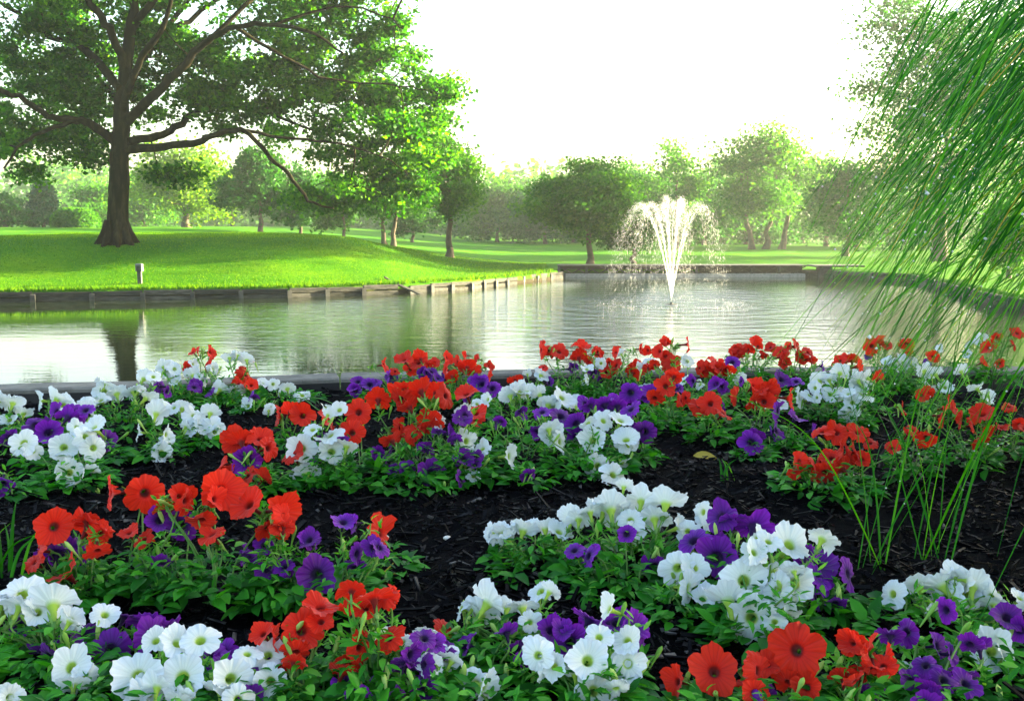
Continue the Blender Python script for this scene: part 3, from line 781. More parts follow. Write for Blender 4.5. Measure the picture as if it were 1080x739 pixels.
# --- trees on the right shore, just outside the frame, that shade the bed
for k, (x, y, H, lb) in enumerate([(15.5, 8.0, 11, 'broad shade tree on the near right shore beside the bed'), (19, 17.5, 13, 'tall shade tree on the right shore beyond the bed'), (24, 10, 14, 'tallest shade tree set back on the right shore'), (27.0, 24, 14, 'shade tree on the right lawn beyond the timber wall')]):
    W = H * .42
    tree('broadleaf_tree', lb, x, y, H, [(0, 0, H * .58, W, W, H * .40), (W * .3, W * .5, H * .45, W * .6, W * .6, H * .28), (-W * .3, -W * .5, H * .5, W * .6, W * .6, H * .3)], .32, 'leaf_mid', .30, 190, 60, 1.3)
for k, (x, y, H, W, lb) in enumerate([(13.6, 6.2, 4.2, 2.6, 'unseen leafy shrub added on the near right bank to shade the bed'), (15.0, 10.6, 4.6, 2.6, 'unseen leafy shrub added on the right bank beyond the bed for shade'), (17.5, 4.0, 5, 3, 'large unseen shrub added behind the bank shrubs to shade the bed')]):
    tree('broad_bush', lb, x, y, H, [(0, 0, H * .5, W, W, H * .48)], .10, 'leaf_mid', .16, 90, 90, .8, cat='bush')  # unseen shrubs added to stop low sun passing under the tree crowns
# --- far wood
b = MB(); c = []
for k in range(420):
    a = random.uniform(-.75, .75); d = random.uniform(150, 190); x = math.tan(a) * d
    h = 9 + 2.5 * math.sin(x * .05) + 1.5 * math.sin(x * .17 + 1)
    for q in range(3): c.append((x + random.gauss(0, 2), d, -1 + h * random.random() ** .7))
c = np.array(c)
leaf_cloud(b, c, np.full(len(c), 3.4), np.full(len(c), 30), 1.15)
tag(b.build('far_wood', M['leaf_mid']), 'distant wood fading into the morning haze', 'wood', kind='stuff')

# ------------------------------------------------------------------ lawn grass on the bank
b = MB()
N = 150000
px_ = rng.uniform(-14.5 - 6, 1.6, N); py_ = 26 + rng.random(N) ** 1.4 * 22
e = pond_dist(px_, py_); ok = (e > .0) & (np.abs(px_) < py_ * .56 + 1)
px_, py_ = px_[ok], py_[ok]; e = e[ok]; zz = gz(px_, py_); n = len(px_)
h = rng.uniform(.022, .05, n) * (1 + 2.2 * 1.8 * np.exp(-e / .3)) * (py_ / 30) ** .5
a = rng.random(n) * 6.283; ln = rng.normal(0, .5, (n, 2)) * h[:, None]; wd = rng.uniform(.010, .02, n)
base = np.stack([px_, py_, zz - .01], 1); sd_ = np.stack([np.cos(a) * wd, np.sin(a) * wd, 0 * a], 1)
tip = base + np.stack([ln[:, 0], ln[:, 1], h], 1)
V = np.stack([base - sd_, base + sd_, tip], 1).reshape(-1, 3)
b.add(V, np.arange(3 * n).reshape(-1, 3), 0, rng.random(n))
tag(b.build('bank_grass', M['lawn_blade']), 'short green grass growing on the left bank', 'grass', kind='stuff')

# ------------------------------------------------------------------ fountain
ft = thing('fountain', 'tall white fountain spraying arcs of water from the pond', 'fountain', (FOUNT.x, FOUNT.y, WZ))
b = MB(); b.tube([(0, 0, -.3), (0, 0, -.02), (0, 0, .01)], [.2, .2, .16], 20); b.tube([(0, 0, .005), (0, 0, .06)], [.05, .03], 12); b.build('float_base', M['darkwood'], ft, smooth=False)
octv = np.array([(1, 0, 0), (-1, 0, 0), (0, 1, 0), (0, -1, 0), (0, 0, 1), (0, 0, -1)], float)
octf = np.array([(0, 2, 4), (2, 1, 4), (1, 3, 4), (3, 0, 4), (2, 0, 5), (1, 2, 5), (3, 1, 5), (0, 3, 5)])
def droplets(b, P, D, size, stretch):
    n = len(P); D = D / (np.linalg.norm(D, axis=1)[:, None] + 1e-9)
    A = np.cross(D, np.array([.3, 1, .1])); A /= np.linalg.norm(A, axis=1)[:, None]; B = np.cross(D, A)
    V = P[:, None, :] + octv[None, :, 0:1] * A[:, None] * size[:, None, None] + octv[None, :, 1:2] * B[:, None] * size[:, None, None] + octv[None, :, 2:3] * D[:, None] * (size * stretch)[:, None, None]
    b.add(V.reshape(-1, 3), (octf[None] + (np.arange(n) * 6)[:, None, None]).reshape(-1, 3), 0, np.repeat(rng.random(n), 8))
jets = [(k * 2 * math.pi / 12 + .12, 0.86, 2.62) for k in range(10)] + [(k * 2 * math.pi / 3 + .3, .22, 2.74) for k in range(3)]
for (a, ra, ha) in jets:
    ra *= random.uniform(.93, 1.08); ha *= random.uniform(.96, 1.03); a += random.uniform(-.06, .06)
    b = MB()
    def par(t, ra=ra, ha=ha):      # t = 0 nozzle, 1 apex, 2 landing
        return np.stack([ra * t, 0 * t, .14 + (ha - .14) * (2 * t - t * t)], -1)
    n = 900; t = rng.random(n) ** .72 * 1.98
    P = par(t); D = np.stack([np.full(n, ra), 0 * t, (ha - .14) * (2 - 2 * t)], 1)
    sp = .012 + .070 * np.clip(t, 0, 2) ** 1.5
    P = P + rng.normal(0, 1, (n, 3)) * sp[:, None] * np.array([.6, .8, .5])
    keep = rng.random(n) < .55 + .45 * np.sin(t * 17 + a * 5) ** 2; P[~keep, 2] -= rng.random((~keep).sum()) * .35 * np.clip(t[~keep] - .5, 0, 1)
    lag = np.clip(t - .85, 0, 2); P[:, 0] -= lag * np.abs(rng.normal(0, .16, n))
    P[:, 2] = np.maximum(P[:, 2], .0)
    droplets(b, P, D, rng.uniform(.0008, .0020, n) * (1.15 - .15 * t), rng.uniform(10, 34, n))
    tt = np.linspace(0, .7, 12); b.tube(par(tt), np.linspace(.004, .0008, 12), 5, cap=False)
    ca, sa = math.cos(a), math.sin(a)
    for q in range(len(b.v)):
        v = b.v[q]; b.v[q] = np.stack([v[:, 0] * ca - v[:, 1] * sa, v[:, 0] * sa + v[:, 1] * ca, v[:, 2]], 1)
    b.build('water_jet', M['spray'], ft)
b = MB(); n = 700; a = rng.random(n) * 6.283; rr = rng.normal(1.75, .3, n); P = np.stack([np.cos(a) * rr, np.sin(a) * rr, np.abs(rng.normal(0, .05, n))], 1)
droplets(b, P, np.tile([0, 0, 1.0], (n, 1)), rng.uniform(.003, .007, n), np.ones(n)); tag(b.build('splash_ring', M['spray'], ft), kind='stuff')

# ------------------------------------------------------------------ petunias
def petal_mat(name, inner, mid, rim, trans, throat=.2, vein=(.0, 0)):
    m, t, out = new_mat(name)
    uv = nd(t, 'ShaderNodeUVMap'); sp = nd(t, 'ShaderNodeSeparateXYZ'); t.links.new(uv.outputs[0], sp.inputs[0])
    c = ramp(t, sp.outputs['Y'], [(0, inner), (throat, inner), (throat + .22, mid), (1, rim)])
    # fine veins running out from the throat
    wv = nd(t, 'ShaderNodeMath', operation='MULTIPLY'); t.links.new(sp.outputs['X'], wv.inputs[0]); wv.inputs[1].default_value = 6.2832 * 25
    si = nd(t, 'ShaderNodeMath', operation='SINE'); t.links.new(wv.outputs[0], si.inputs[0])
    pw = nd(t, 'ShaderNodeMapRange'); pw.inputs[1].default_value = .3; pw.inputs[2].default_value = 1; pw.inputs[3].default_value = 1; pw.inputs[4].default_value = 1 - vein[0]
    t.links.new(si.outputs[0], pw.inputs[0])
    oi = nd(t, 'ShaderNodeObjectInfo')
    vr = nd(t, 'ShaderNodeMapRange'); vr.inputs[3].default_value = 1 - vein[1]; vr.inputs[4].default_value = 1.0; t.links.new(oi.outputs['Random'], vr.inputs[0])
    m2 = nd(t, 'ShaderNodeMath', operation='MULTIPLY'); t.links.new(pw.outputs[0], m2.inputs[0]); t.links.new(vr.outputs[0], m2.inputs[1])
    mul = nd(t, 'ShaderNodeMix', data_type='RGBA', blend_type='MULTIPLY'); mul.inputs[0].default_value = 1
    t.links.new(c, mul.inputs[6]); t.links.new(m2.outputs[0], mul.inputs[7])
    p = nd(t, 'ShaderNodeBsdfPrincipled', Roughness=.55); p.inputs['Specular IOR Level'].default_value = .2
    p.inputs['Sheen Weight'].default_value = .15
    t.links.new(mul.outputs[2], p.inputs['Base Color'])
    bp = nd(t, 'ShaderNodeBump', Strength=.12, Distance=.1); t.links.new(si.outputs[0], bp.inputs['Height']); t.links.new(bp.outputs[0], p.inputs['Normal'])
    tr = nd(t, 'ShaderNodeBsdfTranslucent'); t.links.new(mul.outputs[2], tr.inputs[0])
    mx = nd(t, 'ShaderNodeMixShader'); mx.inputs[0].default_value = trans
    t.links.new(p.outputs[0], mx.inputs[1]); t.links.new(tr.outputs[0], mx.inputs[2]); t.links.new(mx.outputs[0], out.inputs[0])
    return m
PM = {'w': petal_mat('white_petal', (.34, .52, .06), (.66, .73, .68), (.70, .76, .82), .33, .10, (.07, .05)),
      'r': petal_mat('red_petal', (.18, .006, .004), (.74, .014, .004), (.84, .028, .006), .42, .05, (.14, .3)),
      'v': petal_mat('purple_petal', (.02, .002, .06), (.11, .005, .28), (.25, .012, .50), .35, .22, (.22, .5))}

def petunia_mesh(seed, form):
    """one five-lobed trumpet of unit radius opening along +Z, throat at the origin"""
    rg = np.random.default_rng(seed)
    SEG = 50; point = rg.uniform(.2, 1.1)
    th = np.arange(SEG) / SEG * 2 * math.pi
    cup = {'flat': .10, 'cup': .42, 'droop': -.22}[form]
    lobe_z = rg.normal(0, .19, 5); lobe_r = rg.uniform(.88, 1.1, 5)
    rows = [(-1.15, .085, 0), (-.8, .10, 0), (-.45, .13, .02), (-.2, .19, .06)]
    prof = [(.30, .28), (.45, .44), (.62, .63), (.80, .82), (.93, .95), (1.0, 1.0)]
    V, UVv = [], []
    for z, r_, v in rows:
        V.append(np.stack([np.cos(th) * r_, np.sin(th) * r_, np.full(SEG, z)], 1)); UVv.append(v)
    lob = (th / (2 * math.pi) * 5) % 1.0; li = np.floor(th / (2 * math.pi) * 5).astype(int) % 5
    notch = np.exp(-((np.minimum(lob, 1 - lob)) / .10) ** 2)
    hump = np.sin(lob * math.pi)
    ph = rg.random(4) * 6.283
    for q, v in prof:
        rr = q * (1 - .17 * notch * q ** 2) * (1 + .10 * (np.abs(2 * lob - 1) < .3) * (1 - np.abs(2 * lob - 1) / .3) * q ** 3 * point) * (1 + (lobe_r[li] - 1) * hump * q) 
        rr = rr + .022 * q ** 2 * np.sin(th * 10 + ph[0]) + .02 * q ** 3 * np.sin(th * 23 + ph[1])
        zz_ = cup * q ** 1.5 + lobe_z[li] * hump * q ** 2 - .10 * (1 - hump) * q ** 1.5 * .6 - .16 * max(0, q - .75) * hump * 2
        zz_ = zz_ + .055 * q ** 2 * np.sin(th * 13 + ph[2]) + .04 * q ** 3 * np.sin(th * 21 + ph[3]) - .06 * (1 - q)
        V.append(np.stack([np.cos(th) * rr, np.sin(th) * rr, zz_], 1)); UVv.append(v)
    V = np.concatenate(V)
    bend = rg.normal(0, .24, 2)
    V[:, 2] += np.where(V[:, 2] > -.3, bend[0] * V[:, 0] * np.abs(V[:, 0]) + bend[1] * V[:, 1] ** 2 - .06, 0)
    nr = len(UVv); k = np.arange(SEG); k2 = (k + 1) % SEG
    Fq = np.concatenate([np.stack([i * SEG + k, i * SEG + k2, (i + 1) * SEG + k2, (i + 1) * SEG + k], 1) for i in range(nr - 1)])
    return V, Fq, np.array(UVv), SEG
PET = {}
for form in ('flat', 'cup', 'droop'):
    for sidx in range(4):
        V, Fq, uvv, SEG = petunia_mesh(100 + sidx * 7 + len(form), form)
        for c in 'wrv':
            mb = MB(); mb.add(V, Fq); me = mb.mesh('flower', PM[c], True)
            uvl = me.uv_layers.new(name='UVMap')
            vi = Fq.ravel()
            u_ = (vi % SEG) / SEG; u_ = u_.reshape(-1, 4)
            u_[:, 1:3] = np.where(u_[:, 1:3] < u_[:, :1] - .5, u_[:, 1:3] + 1, u_[:, 1:3])
            uvl.data.foreach_set('uv', np.stack([u_.ravel(), uvv[vi // SEG]], 1).astype(np.float32).ravel())
            PET.setdefault((c, form), []).append(me)

def leaf_patch(b, base, d, n, L_, Wd, curl, rnd, seg=4):
    """one leaf: base point, direction, up-normal, folded along its midrib and curling down"""
    d = np.array(d, float); d /= np.linalg.norm(d); n = np.array(n, float); e = np.cross(d, n); e /= np.linalg.norm(e) + 1e-9; n = np.cross(e, d)
    V = []
    for i in range(seg + 1):
        u = i / seg; wd = Wd * (math.sin(math.pi * min(1, u * .94 + .04)) ** .8) * (1.1 - .35 * u)
        c = np.array(base) + d * L_ * u * (1 - .15 * curl * u) - n * curl * L_ * u * u * .6
        V += [c - e * wd + n * wd * .35, c, c + e * wd + n * wd * .35]
    Fq = []
    for i in range(seg): Fq += [(i * 3, i * 3 + 1, i * 3 + 4, i * 3 + 3), (i * 3 + 1, i * 3 + 2, i * 3 + 5, i * 3 + 4)]
    b.add(V, Fq, 0, rnd)
# every bloom seen in the photograph: pixel x, y, radius in pixels, facing
# f to the viewer, b away and up (back and calyx seen), u up, l / r sideways, d drooping, m mixed
FL = {
'w': '''25 467 13 f;35 475 11 r;67 472 15 f;99 472 13 f;98 450 13 u;81 450 8 u;73 498 15 f;97 497 8 d;14 424 15 b;25 435 10 b;2 422 10 b;41 422 9 l;61 420 14 b;87 426 11 u;112 405 13 b;123 414 12 b;106 422 8 u;140 412 10 b;152 399 9 b;177 389 9 f;155 419 11 b;165 435 12 b;174 430 8 r;145 456 9 l;176 458 9 r;170 477 11 f;193 430 10 b;205 437 11 u;222 435 10 b;201 452 11 u;225 451 11 f;213 446 10 m;225 388 6 m;203 395 8 m;204 384 5 m;184 389 7 m;242 377 7 b;260 379 7 b;233 410 12 b;250 412 9 b;224 414 6 l;261 428 8 u;277 404 7 m;288 405 6 m;303 409 9 b;186 402 7 m;214 402 6 m;
318 473 15 f;350 476 14 f;322 502 16 f;347 458 15 u;330 452 10 u;341 430 5 m;358 432 8 u;285 430 5 m;466 445 9 m;494 465 12 r;538 481 13 r;491 497 8 d;489 435 10 b;514 421 8 l;538 416 14 b;546 412 14 b;568 415 17 b;578 426 12 b;556 413 10 b;605 424 9 u;582 457 13 f;592 466 12 r;625 464 15 f;659 464 14 f;631 491 16 f;657 489 8 d;655 443 14 u;637 443 10 u;571 395 8 b;556 394 5 b;
655 373 5 m;634 383 6 m;684 381 7 m;680 406 9 m;725 381 6 m;722 402 7 m;619 389 7 m;621 400 6 m;770 390 6 m;781 400 7 m;844 419 10 r;865 400 9 b;886 393 9 b;859 409 7 l;876 415 9 u;895 415 7 u;874 400 8 b;861 419 5 l;897 436 9 f;901 400 10 b;914 398 8 b;908 411 11 m;884 415 8 f;899 425 8 f;950 382 9 b;935 381 6 m;960 381 7 b;986 394 9 b;978 406 8 m;1013 391 8 b;1030 409 8 m;1041 417 7 m;1035 356 6 b;994 366 5 m;1020 373 5 m;1028 362 5 m;997 408 8 m;
517 562 10 l;530 560 16 b;552 558 15 b;575 556 14 b;590 560 13 u;605 545 15 b;622 538 14 b;644 536 21 b;658 512 9 b;677 527 16 b;690 545 24 b;703 529 22 b;718 556 14 r;665 548 13 u;748 546 14 u;714 599 17 f;728 620 16 r;785 612 25 f;811 570 13 u;834 573 20 u;796 582 14 u;837 615 23 f;792 652 26 f;830 652 16 d;815 600 12 m;
484 641 10 l;516 634 20 b;500 640 12 b;535 640 15 b;550 637 18 b;560 655 10 u;570 622 13 u;567 691 17 f;580 702 16 r;620 696 20 f;627 728 20 f;662 700 18 f;661 675 17 u;632 671 13 u;641 642 16 l;650 728 10 d;450 664 13 b;424 675 9 m;456 705 14 u;471 694 8 m;512 724 18 r;405 668 7 m;
4 632 20 b;24 634 22 b;56 636 24 b;75 653 15 b;40 645 14 u;111 647 15 u;75 703 20 f;90 715 18 r;145 712 26 f;154 736 22 f;192 713 23 f;188 677 20 u;164 675 12 u;4 735 14 f;196 736 12 d;244 715 23 f;285 718 18 f;282 690 18 u;261 688 12 u;251 737 15 f;
940 626 15 l;970 615 19 b;991 615 21 b;1025 617 26 b;1008 606 14 b;1049 636 16 b;987 640 7 d;1046 686 20 f;1062 698 18 r;1076 630 11 u;964 709 5 m''',
'v': '''36 447 12 m;51 456 13 f;78 435 12 u;59 433 9 u;114 464 11 r;11 462 10 d;90 432 9 u;3 510 11 d;169 407 8 r;176 413 6 r;205 408 7 m;220 412 6 m;264 418 6 m;182 431 5 m;
73 584 20 f;170 594 9 d;191 554 16 f;334 606 18 f;377 584 11 r;362 550 13 u;328 570 11 u;300 597 10 u;279 575 8 m;282 600 8 m;374 600 8 d;393 576 5 m;263 586 6 m;326 569 9 m;260 486 15 f;333 490 6 m;349 462 7 u;360 464 6 u;390 405 9 u;375 412 6 m;413 396 7 m;398 408 7 m;447 393 6 m;455 392 6 u;468 400 6 m;508 405 11 u;519 409 9 u;496 417 6 m;500 400 7 u;487 441 10 u;474 456 8 r;481 464 6 m;449 473 8 m;487 481 10 m;455 499 14 f;430 493 8 u;415 495 6 u;487 505 9 r;489 484 9 m;413 475 6 m;402 484 6 m;521 446 7 l;548 432 5 m;567 455 8 d;558 503 9 d;
592 438 12 u;608 447 14 f;637 426 14 b;618 425 10 u;665 431 10 u;680 455 12 f;671 453 8 f;651 428 9 b;665 414 11 f;601 389 6 m;626 391 7 m;578 404 7 m;640 398 4 m;688 413 9 u;712 411 6 u;731 402 7 m;772 382 8 u;755 405 8 m;761 413 6 r;759 432 7 d;793 466 13 f;819 454 10 r;821 433 9 r;839 441 9 u;857 454 8 r;824 400 9 u;781 402 5 m;867 386 6 m;914 374 5 m;978 382 4 m;
619 586 13 l;661 563 8 m;690 597 13 d;731 569 17 u;756 587 21 f;796 554 22 b;773 548 14 b;818 560 10 b;832 567 10 b;862 595 20 u;896 605 16 r;850 580 14 b;881 636 9 d;853 610 13 m;
493 681 11 l;546 687 11 d;534 666 6 m;581 665 14 u;601 676 17 f;622 652 17 b;640 657 10 b;670 662 15 u;678 686 13 r;655 652 9 b;
21 660 9 m;90 670 17 u;117 685 21 f;132 649 14 b;158 653 22 b;177 658 10 b;51 692 14 d;208 692 9 l;224 694 19 u;236 700 10 m;278 696 7 u;265 736 7 m;364 718 6 m;405 713 11 u;413 736 14 m;379 737 10 m;433 690 9 r;448 672 11 u;445 700 7 m;448 728 13 f;431 718 5 m;428 700 6 d;470 682 6 m;
803 733 17 m;910 735 8 m;955 666 12 l;989 681 11 r;1005 690 8 r;961 718 12 u;1019 720 15 u;996 716 5 m;983 736 11 u;1023 681 13 d;997 643 7 m;1062 651 15 u;1076 664 11 f;976 700 7 m''',
'r': '''57 555 19 f;95 552 18 b;108 562 13 r;103 582 13 d;38 580 14 l;70 605 17 u;115 520 16 l;153 520 20 f;191 524 15 r;233 516 22 f;197 528 14 r;212 550 16 d;297 539 19 r;282 558 14 d;296 556 13 m;136 561 8 m;260 501 12 u;231 489 10 l;248 464 16 f;275 462 15 u;284 472 13 r;294 438 12 l;319 438 16 f;350 443 14 r;378 434 19 f;399 420 14 b;371 456 14 m;424 409 18 b;443 411 17 b;460 413 11 b;422 422 12 d;472 417 14 r;453 443 14 d;424 452 14 r;436 456 10 u;413 464 11 m;502 435 11 u;405 385 7 m;426 379 9 u;441 382 9 u;458 382 6 m;472 377 7 r;469 389 9 m;477 396 7 m;493 386 9 m;491 375 4 l;516 386 5 r;515 399 9 r;500 392 8 m;417 391 5 m;433 389 7 m;484 381 6 u;
222 371 7 r;217 383 8 m;207 370 3 l;261 395 10 r;265 406 7 m;569 369 9 l;590 370 11 u;610 376 9 m;631 371 6 m;649 371 6 m;676 368 6 m;695 370 8 l;701 359 5 l;727 363 8 r;649 385 10 m;673 388 9 u;680 387 7 m;709 383 9 f;711 396 8 f;702 407 11 f;690 421 10 d;720 422 9 r;737 426 11 m;573 387 4 m;737 388 5 m;621 380 5 m;642 381 5 m;690 384 6 m;749 425 15 f;757 386 11 m;742 388 9 m;754 381 8 u;766 388 8 m;776 370 7 l;789 367 9 m;797 360 6 u;812 366 6 m;824 370 8 m;825 377 7 m;841 364 8 r;846 377 7 m;856 378 6 r;806 374 3 m;832 365 5 m;779 418 11 r;812 411 14 f;806 423 12 f;795 406 9 u;833 420 11 r;886 380 8 u;
886 380 6 m;919 365 9 m;929 358 5 m;936 364 5 m;956 362 7 m;906 386 8 m;925 399 9 m;984 376 6 m;978 414 7 m;1003 428 13 r;1016 443 10 r;1036 436 12 m;1028 449 8 m;1043 366 9 m;1051 354 5 m;1073 351 6 m;1037 382 7 m;1054 383 5 m;953 430 7 m;977 462 11 d;963 453 7 m;1064 428 7 m;1041 457 10 d;1075 447 7 m;982 396 5 m;1071 363 6 m;958 372 6 m;883 455 12 u;905 455 11 u;888 476 15 m;903 476 10 r;841 486 10 l;837 499 7 d;870 500 15 d;877 482 11 u;909 484 8 m;861 490 9 m;918 466 8 m;
404 561 18 r;285 673 15 l;319 664 21 f;338 640 18 u;312 690 15 d;300 702 12 d;371 621 14 b;394 628 20 b;413 630 11 r;371 645 13 d;409 671 16 m;381 683 17 r;368 702 17 d;469 662 11 u;385 640 12 m;
713 718 15 l;753 707 23 f;803 707 18 r;840 685 24 f;832 722 17 d;851 724 9 m;796 730 14 m;790 722 10 m;920 688 20 r;921 707 13 d;903 720 14 d;898 677 9 l;935 695 10 r'''}
